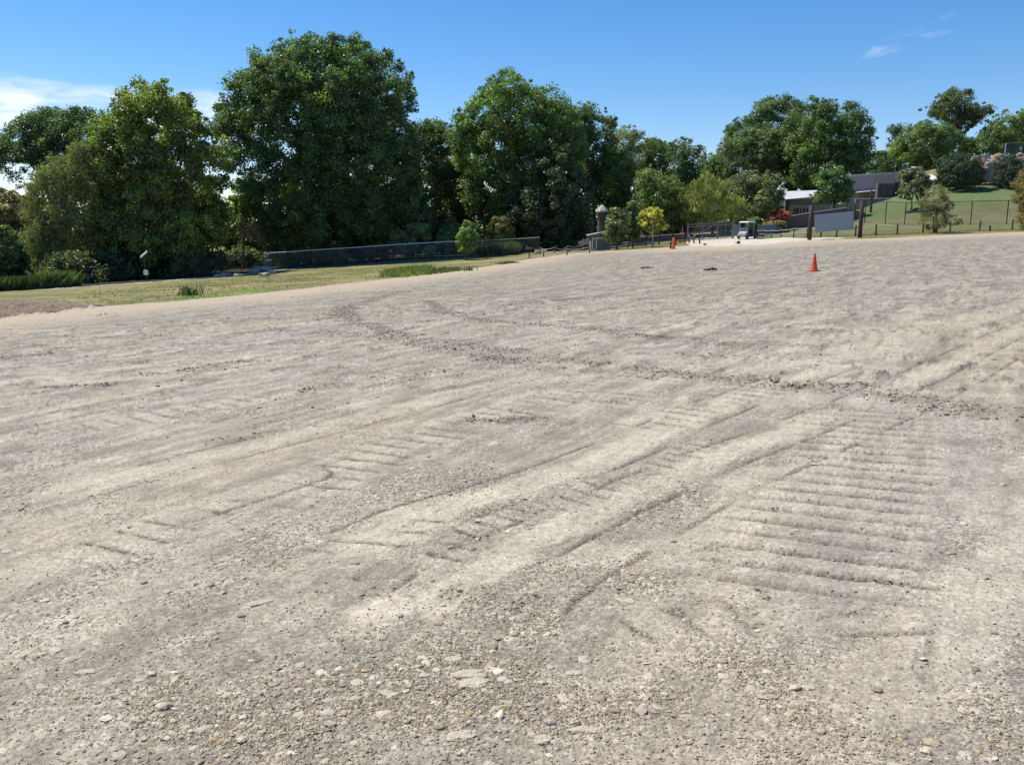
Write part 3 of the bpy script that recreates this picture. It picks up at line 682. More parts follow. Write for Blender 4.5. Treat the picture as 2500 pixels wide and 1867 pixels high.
def tree(name, label, cat, poly, Y, base=None, leaf=.155, clump=.95, col=G_DARK, var=.22, hue2=None, per=125, dens=1.0, tmax=5.5,
         holes=(), trunk=.30, droop=0.0, squash=.8, group='trees around the lot', patches=(), mat=None, fringe=.35, nl=14, gy=None, multi=1, flake=1.6, fw=.55, ztop=.5, seed=None):
    """crown filled from its outline (photo pixels at depth Y) and given real thickness; trunk and limbs below"""
    global RNG
    sd = seed if seed is not None else int(sum(p[0] * 3 + p[1] for p in poly)) % 99991
    RNG = np.random.default_rng(sd); random.seed(sd)
    W_ = [At(px, py, Y) for px, py in poly]; P = [(p.x, p.z) for p in W_]
    xs = np.array([p[0] for p in P]); zs = np.array([p[1] for p in P])
    if base is None: base = (sum(p[0] for p in poly) / len(poly), None)
    b = GY(base[0], gy or Y); floor_ = b.z
    Aw = abs(sum(P[i][0] * P[i - 1][1] - P[i - 1][0] * P[i][1] for i in range(len(P)))) / 2
    R = min(tmax, .5 * min(xs.max() - xs.min(), zs.max() - zs.min()) * 1.1)
    n0 = int(9 * Aw * max(1.0, R * 1.2) / (clump ** 3) * .42 * dens) + 120
    X = RNG.uniform(xs.min(), xs.max(), n0); Zz = RNG.uniform(zs.min(), zs.max(), n0)
    wob = .55 * clump * perlin(X / clump * .55, Zz / clump * .55, 5)
    ins = inpoly(X, Zz, P); dd, _ = pl_dist(X, Zz, P + [P[0]]); dd = np.abs(dd)
    need = clump * .55 + wob
    ok = ins & (dd > need)
    X, Zz, dd = X[ok], Zz[ok], dd[ok]
    q = np.clip(dd / R, 0, 1); T = R * np.sqrt(1 - (1 - q) ** 2)
    uu = RNG.uniform(-1, 1, len(X)); shell = np.sign(uu) * np.abs(uu) ** .42          # more foliage towards the outside
    Yc = Y + shell * T
    # keep a volume-correct share: thin places carry fewer clumps
    ok = RNG.random(len(X)) < np.clip(T / R + .22, 0, 1)
    lump = perlin(X * .42 / clump, Zz * .42 / clump + Yc * .3, 9); ok &= lump > -.36
    for (hx, hy, hr, hp) in holes:
        hw = At(hx, hy, Y); rr = hr / ppm(Y); ok &= ~((np.hypot(X - hw.x, Zz - hw.z) < rr) & (RNG.random(len(X)) < hp))
    ok &= Zz > floor_ + .3
    target = int(Aw * (1.15 + .20 * R) / (clump ** 2) * 1.55 * dens)
    idx = np.nonzero(ok)[0]; RNG.shuffle(idx); idx = idx[:target]
    C = np.stack([X[idx], Yc[idx], Zz[idx]], 1)
    rad = clump * RNG.uniform(.6, 1.25, len(C))
    cols = np.repeat(np.array(col)[None], len(C), 0)
    for (hx, hy, hr, pc) in patches:
        hw = At(hx, hy, Y); m = (np.hypot(C[:, 0] - hw.x, C[:, 2] - hw.z) < hr / ppm(Y)) & (C[:, 1] < Y + 1.0) & (RNG.random(len(C)) < .8); cols[m] = np.array(pc)
    # small sprigs that roughen the outline
    L = int(Aw ** .5 * 26 * fringe / clump); E = []
    for i in range(len(P)):
        (xa, za), (xb, zb) = P[i - 1], P[i]; l = math.hypot(xb - xa, zb - za)
        for _ in range(max(1, int(L * l / (2 * (xs.max() - xs.min() + zs.max() - zs.min()))))):
            t = random.random(); E.append((xa + (xb - xa) * t + 0, Y + random.uniform(-1, 1) * R * .5, za + (zb - za) * t))
    E = np.array(E); cE = np.array([sum(q[0] for q in P) / len(P), Y, sum(q[1] for q in P) / len(P)]); E = E + (cE - E) / np.linalg.norm(cE - E, axis=1)[:, None] * np.array([1, 0, 1]) * RNG.uniform(.15, .8, len(E))[:, None] * clump; E = E[E[:, 2] > floor_ + .5] if len(E) else np.zeros((0, 3))
    root = thing(name, b, label, cat, group)
    V, Fq, CC_ = leaves(C, rad, per, leaf, cols, var, droop, squash, hue2, flake, fw)
    if len(E):
        V2, F2, C2 = leaves(E, clump * RNG.uniform(.25, .5, len(E)), max(5, per // 4), leaf, np.array(col) * 1.05, var, droop, squash, hue2, flake, fw)
        Fq = np.concatenate([Fq, F2 + len(V)]); V = np.concatenate([V, V2]); CC_ = np.concatenate([CC_, C2])
    V = V - np.array(b)[None]
    cr = npmesh('crown', V, Fq, mat or LEAF, {'Col': CC_}, parent=root)
    if trunk > 0 and len(C) > 3:
        rel = C - np.array(b)[None]; cz = rel[:, 2].max() * .72
        mb = MB()
        for mI in range(multi):
            k = RNG.choice(len(rel), min(nl, len(rel)), replace=False)
            off = Vector((0, 0, 0)) if multi == 1 else Vector((random.uniform(-.25, .25), random.uniform(-.2, .2), 0)) * (1 + trunk * 4)
            limbs(off, [tuple(rel[i]) for i in k], trunk, cz, mb)
        mb.build('trunk', M['bark'], root, smooth=True)
    return root

FAST_D = 1.0
TREES = 'trees on the far side of the lot'
# -- dark wood filling in behind, each tree its own
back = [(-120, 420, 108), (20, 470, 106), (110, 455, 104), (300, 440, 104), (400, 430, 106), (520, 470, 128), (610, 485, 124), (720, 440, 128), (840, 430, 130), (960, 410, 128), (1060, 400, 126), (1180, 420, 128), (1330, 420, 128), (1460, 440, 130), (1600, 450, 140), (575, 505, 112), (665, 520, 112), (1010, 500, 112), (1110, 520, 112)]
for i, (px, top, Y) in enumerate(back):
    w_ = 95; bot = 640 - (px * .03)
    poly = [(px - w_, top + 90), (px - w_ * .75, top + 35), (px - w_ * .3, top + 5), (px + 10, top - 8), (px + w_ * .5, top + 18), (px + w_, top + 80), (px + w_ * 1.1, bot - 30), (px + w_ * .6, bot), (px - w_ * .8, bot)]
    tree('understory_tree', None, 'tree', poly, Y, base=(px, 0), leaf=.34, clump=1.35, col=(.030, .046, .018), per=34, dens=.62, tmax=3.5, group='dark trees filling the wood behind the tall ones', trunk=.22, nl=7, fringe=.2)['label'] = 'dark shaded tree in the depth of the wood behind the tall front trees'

tree('broadleaf_tree', 'wide dark green tree at the far left with lacy lower boughs against the clouds', 'tree',
     [(-90, 430), (-70, 340), (-10, 372), (20, 338), (42, 305), (78, 280), (120, 268), (170, 264), (225, 262), (262, 275), (300, 290), (310, 380), (240, 410), (170, 420), (120, 430), (95, 452), (60, 462), (30, 448), (8, 412)], 112, base=(120, 0),
     col=(.045, .070, .032), holes=[(60, 425, 42, .75), (25, 420, 25, .6), (100, 375, 14, .7), (170, 330, 10, .6)], trunk=.5, tmax=6)
tree('reddish_tree', 'thin brown and reddish tree at the left edge in front of the wood', 'tree',
     [(-60, 470), (-20, 455), (40, 470), (88, 480), (102, 520), (98, 590), (60, 640), (0, 650), (-60, 640)], 96, base=(45, 0), col=(.105, .085, .055), var=.3, dens=.62, clump=.8, leaf=.2, holes=[(50, 590, 45, .5)], trunk=.18, nl=26)
tree('feathery_tree', 'soft olive green feathery tree between the far left tree and the tall yellow green tree', 'tree',
     [(232, 332), (196, 352), (168, 352), (150, 366), (122, 400), (102, 428), (88, 455), (78, 500), (72, 560), (82, 620), (95, 690), (250, 688), (290, 600), (290, 420), (262, 345)], 84, base=(170, 0),
     leaf=.15, clump=.85, per=85, col=(.088, .105, .048), var=.2, mat=NEEDLE, squash=1.15, trunk=.3, fringe=.2, flake=2.6, fw=.35)
tree('tall_rounded_tree', 'tall rounded yellow green tree second from the left of the tall trees', 'tree',
     [(289, 242), (310, 222), (345, 205), (366, 193), (390, 202), (413, 199), (440, 206), (456, 215), (460, 242), (478, 256), (492, 270), (496, 292), (504, 310), (496, 345), (520, 330), (545, 326), (563, 342), (556, 380), (567, 420), (545, 460), (530, 480), (556, 520), (548, 570), (520, 600), (545, 640), (540, 682), (250, 690),
      (246, 620), (250, 570), (222, 540), (228, 500), (250, 480), (236, 460), (202, 434), (228, 400), (245, 360), (240, 318), (262, 288), (287, 276)], 86, base=(400, 0),
     col=(.068, .094, .026), var=.33, hue2=(G_YEL, .22), holes=[(445, 340, 20, .5), (330, 300, 10, .6), (470, 400, 22, .6), (500, 420, 22, .7), (390, 310, 12, .6), (545, 470, 18, .7)], trunk=.42, tmax=6.5,
     patches=[(545, 370, 40, G_YEL), (235, 440, 40, G_YEL), (240, 545, 34, G_BRT), (370, 225, 60, (.095, .125, .035)), (520, 560, 30, G_YEL), (470, 590, 32, G_BRT), (310, 480, 24, G_YEL), (250, 600, 16, G_BRT), (300, 300, 40, (.095, .13, .03))], leaf=.155, clump=.9)
tree('great_tree', 'largest tree of the wood, broad dark crown rising above all others', 'tree',
     [(536, 350), (520, 300), (545, 262), (556, 240), (562, 215), (578, 190), (598, 172), (622, 160), (625, 128), (645, 118), (672, 120), (690, 108), (712, 102), (723, 86), (748, 92), (770, 84), (794, 97), (825, 86), (850, 90), (865, 86), (892, 97), (904, 104), (914, 126), (932, 140), (950, 130), (971, 128), (982, 148), (995, 164), (1014, 182), (1008, 205), (1020, 235),
      (1018, 262), (1004, 275), (1000, 290), (1022, 300), (1032, 360), (1028, 440), (1040, 500), (1030, 560), (985, 600), (900, 640), (700, 648), (640, 600), (632, 520), (600, 430), (572, 400), (560, 425), (540, 420)], 101, base=(800, 0),
     col=(.040, .068, .026), var=.34, hue2=((.075, .11, .03), .15), holes=[(672, 335, 26, .8), (640, 345, 16, .7), (742, 330, 22, .75), (778, 345, 18, .8), (815, 345, 12, .8), (690, 370, 22, .75), (735, 372, 16, .7), (640, 395, 24, .8), (600, 400, 26, .8), (570, 430, 20, .8), (930, 235, 14, .7), (810, 205, 10, .6), (670, 190, 12, .5), (960, 210, 10, .6), (590, 260, 12, .6), (860, 260, 12, .5)],
     trunk=.75, tmax=8.5, nl=40, leaf=.155, clump=.95, patches=[(790, 245, 45, (.075, .11, .03)), (580, 260, 34, (.055, .08, .035)), (700, 150, 60, (.058, .085, .032))])
tree('light_green_tree', 'light green young tree showing low between the yellow green tree and the largest tree', 'tree',
     [(556, 470), (570, 440), (600, 428), (625, 440), (640, 470), (630, 520), (590, 540), (560, 520)], 98, base=(595, 0), col=G_BRT, clump=.7, leaf=.16, trunk=.12, dens=.8)
tree('dark_wood_tree', 'narrow dark tree in the notch right of the largest tree', 'tree',
     [(1000, 300), (1024, 296), (1045, 286), (1062, 286), (1084, 292), (1104, 308), (1130, 330), (1150, 430), (1140, 600), (1080, 622), (1000, 620), (990, 450)], 113, base=(1060, 0), col=(.040, .062, .020), trunk=.35, tmax=4.5)
tree('pointed_crown_tree', 'tall mid green tree with peaked crown in the middle of the wood', 'tree',
     [(1092, 296), (1110, 280), (1130, 262), (1150, 246), (1160, 222), (1180, 206), (1192, 188), (1214, 184), (1218, 172), (1236, 178), (1252, 170), (1268, 178), (1288, 184), (1302, 200), (1312, 212), (1330, 208), (1350, 216), (1366, 228), (1384, 234), (1390, 246), (1404, 262), (1425, 290), (1440, 380), (1420, 480), (1330, 560), (1260, 600), (1180, 590),
      (1166, 535), (1135, 510), (1116, 480), (1124, 450), (1112, 412), (1098, 350)], 108, base=(1270, 0), col=(.052, .086, .028), var=.36, hue2=((.085, .125, .03), .2), trunk=.55, tmax=7, nl=26,
     holes=[(1238, 222, 9, .6), (1240, 255, 8, .6)], patches=[(1185, 370, 34, G_BRT), (1140, 420, 34, (.10, .15, .03)), (1220, 220, 50, (.065, .105, .035)), (1150, 480, 36, (.06, .10, .03))])
tree('shoulder_tree', 'dark crown stepping down right of the peaked tree', 'tree',
     [(1380, 270), (1398, 256), (1412, 248), (1428, 250), (1446, 248), (1454, 264), (1470, 266), (1492, 274), (1506, 292), (1500, 330), (1515, 380), (1500, 450), (1440, 480), (1400, 440)], 118, base=(1450, 0), col=(.036, .056, .024), var=.3, trunk=.35, tmax=5)
tree('front_oak', 'dense dark blue green tree standing in front of the peaked tree', 'tree',
     [(1320, 366), (1335, 345), (1352, 332), (1362, 350), (1385, 352), (1404, 374), (1412, 400), (1424, 432), (1434, 452), (1450, 440), (1452, 480), (1446, 520), (1452, 560), (1430, 590), (1380, 612), (1330, 616), (1270, 600), (1252, 560), (1228, 520), (1238, 470), (1262, 450), (1272, 420), (1268, 395), (1290, 382)], 103, base=(1340, 0),
     col=(.034, .052, .026), var=.28, hue2=((.045, .07, .042), .25), trunk=.4, tmax=5.5, leaf=.15, clump=.8)
tree('bare_topped_tree', 'greyish tree with bare twigs on the skyline left of the low ridge', 'tree',
     [(1490, 330), (1505, 312), (1524, 298), (1540, 302), (1556, 314), (1572, 330), (1580, 390), (1560, 450), (1500, 450)], 134, base=(1530, 0), col=(.085, .098, .058), var=.3, dens=.6, trunk=.3, nl=46, tmax=4)
tree('ridge_tree', 'rounded tree on the low ridge left of the sky gap', 'tree',
     [(1560, 360), (1574, 336), (1590, 332), (1608, 338), (1630, 344), (1645, 352), (1650, 430), (1640, 500), (1570, 500), (1550, 420)], 138, base=(1600, 0), col=(.050, .076, .032), trunk=.3, tmax=4.5)
tree('ridge_tree', 'ridge tree whose crown thins to twigs beside the sky gap', 'tree',
     [(1636, 350), (1650, 336), (1664, 332), (1676, 338), (1688, 342), (1700, 350), (1716, 364), (1706, 390), (1700, 420), (1720, 470), (1700, 520), (1640, 520), (1625, 430)], 132, base=(1670, 0), col=(.040, .062, .028), trunk=.3, tmax=4.5, nl=24)
tree('ridge_tree', 'small distant tree just right of the sky gap in the ridge', 'tree',
     [(1700, 400), (1715, 374), (1728, 366), (1742, 374), (1758, 380), (1775, 440), (1760, 500), (1700, 500)], 146, base=(1735, 0), col=(.055, .080, .042), trunk=.2, tmax=3.5)
tree('slender_tree', 'mid green slender tree behind the wooden tower', 'tree',
     [(1455, 400), (1470, 372), (1500, 350), (1520, 352), (1545, 380), (1552, 440), (1560, 500), (1545, 560), (1470, 560), (1452, 520), (1444, 478), (1462, 450)], 116, base=(1500, 0), col=(.050, .080, .028), patches=[(1470, 480, 26, G_BRT), (1480, 450, 18, G_BRT)], trunk=.2, tmax=3.5)
tree('olive_bushy_tree', 'olive bushy tree behind the small yellow tree', 'tree',
     [(1552, 440), (1575, 400), (1600, 420), (1625, 424), (1650, 430), (1672, 460), (1690, 480), (1690, 540), (1640, 570), (1570, 570), (1550, 520)], 110, base=(1620, 0), col=(.072, .098, .034), trunk=.2, tmax=4, patches=[(1585, 480, 22, G_BRT)], leaf=.15, clump=.75)
tree('willow_tree', 'bright yellow green willow like tree behind the gate', 'tree',
     [(1690, 444), (1704, 424), (1722, 416), (1736, 418), (1752, 436), (1774, 450), (1782, 476), (1800, 474), (1816, 486), (1818, 510), (1800, 536), (1720, 545), (1670, 545), (1652, 520), (1648, 478), (1668, 470), (1676, 456)], 108, base=(1740, 0),
     col=(.132, .150, .048), var=.3, leaf=.16, clump=.75, per=80, droop=.35, mat=NEEDLE, flake=2.4, fw=.35, trunk=.2, tmax=4)
tree('lacy_tree', 'open crowned tree on the skyline with sky showing through, left part of the right group', 'tree',
     [(1762, 330), (1764, 314), (1780, 302), (1796, 286), (1824, 284), (1832, 264), (1846, 248), (1862, 242), (1878, 234), (1896, 232), (1912, 236), (1930, 238), (1946, 250), (1950, 300), (1940, 360), (1800, 370), (1765, 350)], 150, base=(1870, 0), col=(.048, .076, .040), holes=[(1890, 290, 16, .8), (1905, 300, 12, .8), (1870, 262, 10, .7), (1815, 310, 10, .6), (1925, 262, 8, .6), (1900, 252, 8, .6)], trunk=.4, nl=30, tmax=5)
tree('dusty_green_tree', 'dusty green wide tree at the left foot of the right group', 'tree',
     [(1744, 380), (1748, 345), (1768, 340), (1800, 322), (1822, 306), (1856, 300), (1890, 304), (1915, 320), (1925, 380), (1940, 430), (1900, 462), (1840, 470), (1760, 480), (1738, 430)], 143, base=(1840, 0), col=(.058, .082, .042), var=.22, leaf=.16, trunk=.35, tmax=5.5)
tree('heavy_dark_tree', 'heavy dark green tree forming the right shoulder of the right group', 'tree',
     [(1925, 290), (1944, 262), (1958, 242), (1976, 232), (1994, 242), (2010, 246), (2028, 238), (2036, 250), (2054, 256), (2072, 250), (2084, 262), (2096, 266), (2104, 282), (2116, 288), (2120, 304), (2130, 310), (2122, 330), (2128, 360), (2134, 392), (2150, 410), (2120, 428), (2060, 440), (1990, 462), (1900, 462), (1900, 420), (1910, 340)], 136, base=(2020, 0),
     col=(.040, .066, .022), var=.36, hue2=((.085, .12, .03), .18), trunk=.5, tmax=6.5, nl=24, patches=[(1950, 330, 34, (.075, .11, .03)), (1920, 370, 24, (.08, .12, .03))])
tree('gap_tree', 'small tree far behind between the right group and the hill wood', 'tree',
     [(2110, 420), (2130, 372), (2150, 365), (2172, 366), (2200, 390), (2220, 425), (2180, 435), (2120, 432)], 150, base=(2160, 0), col=(.052, .085, .038), trunk=.2, tmax=3)
tree('mixed_shrub', 'dull brown green shrubs below the dusty tree', 'tree',
     [(1772, 450), (1790, 425), (1830, 412), (1870, 416), (1900, 430), (1908, 450), (1904, 490), (1900, 535), (1830, 545), (1790, 540), (1800, 490)], 116, base=(1850, 0), col=(.068, .080, .044), hue2=((.11, .085, .045), .18), trunk=.15, tmax=3.5, leaf=.15, clump=.8)
tree('dark_thicket', 'dark evergreen thicket behind the white roofed shed', 'tree',
     [(1900, 440), (1950, 430), (2000, 430), (2010, 470), (1990, 476), (1910, 470), (1890, 480), (1880, 470)], 138, base=(1950, 0), col=(.030, .055, .026), trunk=.15, tmax=3)
tree('hill_wood_tree', 'mid green broad tree on the hill left of the tall open tree', 'tree',
     [(2160, 400), (2168, 360), (2186, 330), (2206, 318), (2232, 298), (2262, 290), (2290, 292), (2315, 304), (2335, 330), (2365, 350), (2376, 395), (2330, 412), (2230, 418), (2180, 410)], 150, base=(2260, 0), col=(.058, .088, .034), var=.25, trunk=.4, tmax=6, patches=[(2180, 372, 22, (.10, .14, .04)), (2260, 380, 30, (.08, .11, .035))])
tree('hill_small_tree', 'little lacy dark tree top at the left end of the hill wood', 'tree',
     [(2170, 322), (2174, 306), (2186, 300), (2202, 302), (2204, 320), (2192, 336), (2182, 352), (2172, 345)], 156, base=(2190, 0), col=(.035, .052, .034), dens=.8, trunk=.15, tmax=2)
tree('tall_open_tree', 'tall layered open tree against the sky above the hill wood', 'tree',
     [(2252, 264), (2262, 258), (2276, 258), (2272, 242), (2296, 232), (2306, 216), (2322, 212), (2336, 218), (2346, 216), (2378, 216), (2374, 232), (2366, 244), (2376, 262), (2396, 254), (2416, 248), (2419, 276), (2434, 276), (2432, 296), (2410, 300), (2380, 304), (2362, 320), (2350, 332), (2330, 326), (2312, 300), (2290, 288), (2268, 282)], 154, base=(2345, 0),
     col=(.050, .068, .036), var=.25, hue2=((.10, .085, .05), .15), dens=.9, holes=[(2300, 255, 7, .7), (2390, 285, 12, .6), (2360, 310, 14, .7)], trunk=.4, nl=40, tmax=4.5)
tree('hill_edge_tree', 'green trees running off the right edge along the hill top', 'tree',
     [(2350, 372), (2356, 344), (2385, 330), (2412, 305), (2430, 300), (2438, 272), (2464, 262), (2488, 268), (2496, 280), (2560, 262), (2620, 290), (2640, 360), (2560, 385), (2400, 384)], 148, base=(2500, 0), col=(.060, .088, .034), var=.25, trunk=.4, tmax=6, patches=[(2490, 330, 26, (.10, .135, .03)), (2395, 374, 12, G_YEL)])
tree('dark_juniper', 'big dark juniper standing left of the rock waterfall on the hill', 'shrub',
     [(2290, 420), (2296, 395), (2310, 382), (2334, 370), (2352, 372), (2372, 382), (2388, 400), (2398, 430), (2392, 452), (2360, 462), (2320, 468), (2296, 450)], 113, base=(2345, 0), leaf=.14, clump=.6, per=80, col=(.032, .048, .030), var=.2, mat=NEEDLE, flake=2.4, fw=.35, trunk=.2, tmax=3.5, dens=1.2, group='dark junipers on the hill')
tree('dark_juniper', 'dark juniper right of the rock waterfall', 'shrub',
     [(2430, 452), (2434, 420), (2444, 396), (2458, 382), (2468, 371), (2482, 386), (2490, 404), (2494, 440), (2480, 464), (2446, 464)], 111, base=(2462, 0), leaf=.14, clump=.55, per=80, col=(.026, .040, .032), var=.2, mat=NEEDLE, flake=2.4, fw=.35, trunk=.2, tmax=2.5, dens=1.2, group='dark junipers on the hill')
tree('silvery_tree', 'pale grey green young tree by the stone wall end', 'tree',
     [(2192, 470), (2196, 432), (2206, 414), (2226, 406), (2246, 414), (2262, 430), (2270, 452), (2262, 476), (2232, 490), (2206, 486)], 106, base=(2224, 0), col=(.075, .090, .066), var=.25, leaf=.12, clump=.4, dens=.6, fringe=.5, trunk=.09, nl=20, tmax=2, group='young planted trees')
tree('pine_sapling', 'open many stemmed pine sapling in front of the rope fence at the right', 'tree',
     [(2284, 446), (2300, 452), (2316, 460), (2306, 474), (2324, 486), (2326, 505), (2312, 520), (2330, 530), (2346, 545), (2322, 552), (2300, 548), (2296, 568), (2272, 568), (2256, 552), (2240, 546), (2256, 528), (2246, 505), (2238, 495), (2256, 486), (2262, 462), (2276, 460)], 77, base=(2284, 0),
     leaf=.075, clump=.34, per=70, col=(.098, .100, .056), var=.25, hue2=((.12, .09, .04), .15), mat=NEEDLE, flake=3.2, fw=.25, dens=.40, trunk=.06, nl=16, multi=5, tmax=1.6, group='pine saplings by the rope fence', fringe=.6)
tree('pine_sapling', 'yellow and orange tinged pine sapling at the right edge', 'tree',
     [(2476, 440), (2500, 418), (2530, 380), (2560, 420), (2580, 470), (2590, 540), (2560, 570), (2500, 566), (2488, 530), (2496, 500), (2474, 486), (2486, 466)], 75, base=(2535, 0),
     leaf=.075, clump=.36, per=70, col=(.11, .10, .040), hue2=((.13, .07, .03), .25), mat=NEEDLE, flake=3.2, fw=.25, dens=.8, trunk=.07, nl=16, multi=4, tmax=1.6, group='pine saplings by the rope fence', fringe=.6)
tree('shed_front_tree', 'round dark tree in front of the white roofed shed', 'tree',
     [(1986, 498), (1984, 470), (1992, 432), (2004, 412), (2020, 396), (2040, 398), (2056, 410), (2068, 428), (2080, 452), (2080, 480), (2064, 494), (2030, 498), (2004, 502)], 112, base=(2035, 0), col=(.045, .078, .034), var=.32, hue2=((.10, .15, .04), .15), trunk=.14, nl=18, tmax=3.5, leaf=.15, clump=.7)
tree('young_tree', 'small light green young tree behind the golf cart', 'tree',
     [(1836, 506), (1846, 484), (1854, 470), (1864, 458), (1876, 468), (1882, 484), (1890, 500), (1882, 512), (1860, 520), (1842, 516)], 104, base=(1868, 0), col=(.082, .108, .050), var=.3, leaf=.12, clump=.38, dens=.6, fringe=.6, trunk=.08, nl=16, tmax=1.8, group='young planted trees')
tree('yellow_tree', 'small bright yellow green tree on the lawn by the board fence', 'tree',
     [(1550, 532), (1562, 528), (1566, 514), (1580, 506), (1598, 504), (1612, 508), (1620, 526), (1616, 536), (1632, 548), (1634, 560), (1612, 566), (1590, 570), (1572, 562), (1558, 548), (1562, 540)], 89, base=(1592, 0), col=(.200, .190, .052), var=.3, hue2=((.14, .15, .045), .35), leaf=.10, clump=.32, per=70, dens=.65, fringe=.6, trunk=.07, nl=18, tmax=1.8, group='young planted trees', gy=85.5)
tree('olive_small_tree', 'dull olive small tree right of the wooden tower', 'tree',
     [(1484, 516), (1496, 506), (1514, 502), (1528, 512), (1534, 535), (1532, 575), (1518, 596), (1500, 600), (1482, 592), (1478, 560), (1482, 535)], 88, base=(1506, 0), col=(.070, .085, .042), var=.25, leaf=.14, clump=.5, trunk=.1, tmax=2, group='young planted trees')
tree('olive_small_tree', 'narrow dark green small tree between the olive tree and the yellow tree', 'tree',
     [(1530, 505), (1540, 485), (1552, 492), (1560, 520), (1560, 580), (1540, 592), (1528, 580)], 92, base=(1545, 0), col=(.045, .072, .034), leaf=.16, clump=.5, trunk=.1, tmax=1.8, group='young planted trees')
tree('brown_bush', 'rusty brown bush left of the metal gate', 'bush',
     [(1624, 570), (1628, 545), (1642, 530), (1664, 524), (1684, 528), (1694, 540), (1690, 568), (1660, 580), (1632, 580)], 110, base=(1660, 0), col=(.135, .075, .045), var=.3, leaf=.16, clump=.5, trunk=.05, tmax=2)
tree('orange_bush', 'bush with bright orange red blossom beside the brown fence', 'bush',
     [(1868, 540), (1874, 522), (1886, 513), (1905, 511), (1922, 518), (1930, 526), (1918, 536), (1900, 545), (1880, 548)], 103, base=(1900, 0), col=(.25, .072, .046), var=.3, hue2=((.075, .06, .03), .4), leaf=.12, clump=.38, trunk=.05, tmax=1.3)
tree('yellow_bush', 'yellowish bush under the orange blossom bush', 'bush',
     [(1862, 560), (1864, 545), (1880, 536), (1905, 540), (1918, 552), (1915, 565), (1880, 568)], 101, base=(1888, 0), col=(.095, .082, .03), var=.35, leaf=.12, clump=.38, trunk=.04, tmax=1)
tree('bright_shrub', 'bright green shrub right behind the golf cart', 'bush',
     [(1820, 548), (1826, 535), (1840, 528), (1856, 534), (1862, 550), (1850, 566), (1830, 566)], 104, base=(1842, 0), col=(.065, .095, .045), leaf=.13, clump=.4, trunk=.04, tmax=1.2)
tree('pale_shrub', 'pale green shrub over the left part of the gate', 'bush',
     [(1786, 545), (1792, 532), (1806, 526), (1818, 534), (1820, 548), (1806, 556)], 108, base=(1804, 0), col=(.085, .105, .055), leaf=.13, clump=.4, trunk=.04, tmax=1.2)
tree('gate_shrub', 'round grey green shrub seen through the gate', 'bush',
     [(1752, 572), (1756, 556), (1768, 550), (1782, 552), (1790, 566), (1786, 578), (1760, 580)], 107, base=(1770, 0), col=(.075, .095, .05), leaf=.13, clump=.4, trunk=.04, tmax=1.2)
# -- shrubs and small trees by the left fence
tree('grey_green_shrub', 'grey green arching shrub behind the left end of the chain link fence', 'bush',
     [(948, 590), (956, 568), (972, 552), (990, 544), (1012, 548), (1032, 542), (1048, 558), (1052, 580), (1040, 610), (1000, 628), (962, 622)], 97, base=(1000, 0), col=(.088, .105, .052), var=.25, leaf=.15, clump=.55, trunk=.07, nl=18, tmax=2.5)
tree('green_shrub', 'mid green loose shrub behind the small fence tree', 'bush',
     [(1060, 590), (1072, 560), (1090, 548), (1112, 540), (1130, 548), (1165, 545), (1180, 560), (1170, 600), (1130, 622), (1080, 620)], 98, base=(1110, 0), col=(.068, .098, .038), var=.25, leaf=.15, clump=.55, trunk=.06, tmax=2.5)
tree('fence_tree', 'small green tree on the grass in front of the chain link fence', 'tree',
     [(1112, 596), (1116, 572), (1126, 552), (1136, 536), (1148, 542), (1156, 560), (1170, 572), (1168, 594), (1158, 612), (1140, 622), (1122, 614)], 87, base=(1137, 0), col=(.085, .12, .045), var=.25, leaf=.10, clump=.32, dens=.62, fringe=.6, trunk=.065, nl=16, tmax=1.7, group='young planted trees')
tree('olive_shrub', 'tall olive brown shrub behind the fence left of the front oak', 'bush',
     [(1186, 585), (1190, 552), (1202, 530), (1220, 522), (1244, 530), (1258, 560), (1256, 600), (1200, 606)], 101, base=(1222, 0), col=(.098, .098, .042), var=.2, leaf=.13, clump=.5, mat=NEEDLE, flake=2.4, fw=.4, trunk=.05, tmax=2)
tree('round_shrub', 'small round green shrub just behind the chain link fence', 'bush',
     [(1034, 622), (1036, 606), (1046, 598), (1060, 600), (1066, 614), (1060, 630), (1040, 632)], 96, base=(1050, 0), col=(.09, .13, .06), leaf=.11, clump=.32, trunk=.03, tmax=1)
tree('low_branch_tree', 'dull brown green low tree in the shade near the right end of the great tree', 'tree',
     [(985, 540), (1010, 510), (1040, 490), (1062, 520), (1065, 560), (1040, 590), (1000, 590)], 102, base=(1020, 0), col=(.062, .070, .036), trunk=.12, tmax=2.5, leaf=.15, clump=.7)
tree('tan_plume_shrub', 'tan drooping plume like shrub in the shade under the great tree', 'bush',
     [(590, 575), (600, 548), (622, 545), (645, 540), (672, 528), (686, 540), (676, 566), (655, 592), (640, 598), (626, 575), (606, 582)], 97, base=(636, 0), col=(.13, .11, .065), var=.2, leaf=.12, clump=.45, per=60, droop=.6, mat=NEEDLE, flake=3.5, fw=.22, dens=.55, trunk=.05, tmax=1.2)
tree('shaded_shrub', 'shaded olive shrub behind the fence under the great tree', 'bush',
     [(760, 640), (770, 610), (800, 590), (840, 600), (860, 630), (830, 648)], 99, base=(810, 0), col=(.075, .085, .045), leaf=.16, clump=.5, trunk=.05, tmax=1.6)
tree('left_bank_shrub', 'bright green leafy shrub at the left edge above the reeds', 'bush',
     [(-60, 560), (-20, 545), (14, 552), (26, 580), (48, 612), (60, 640), (56, 668), (20, 690), (-60, 700)], 78, base=(10, 0), col=(.055, .078, .030), var=.3, leaf=.13, clump=.5, trunk=.08, nl=16, tmax=2.2)
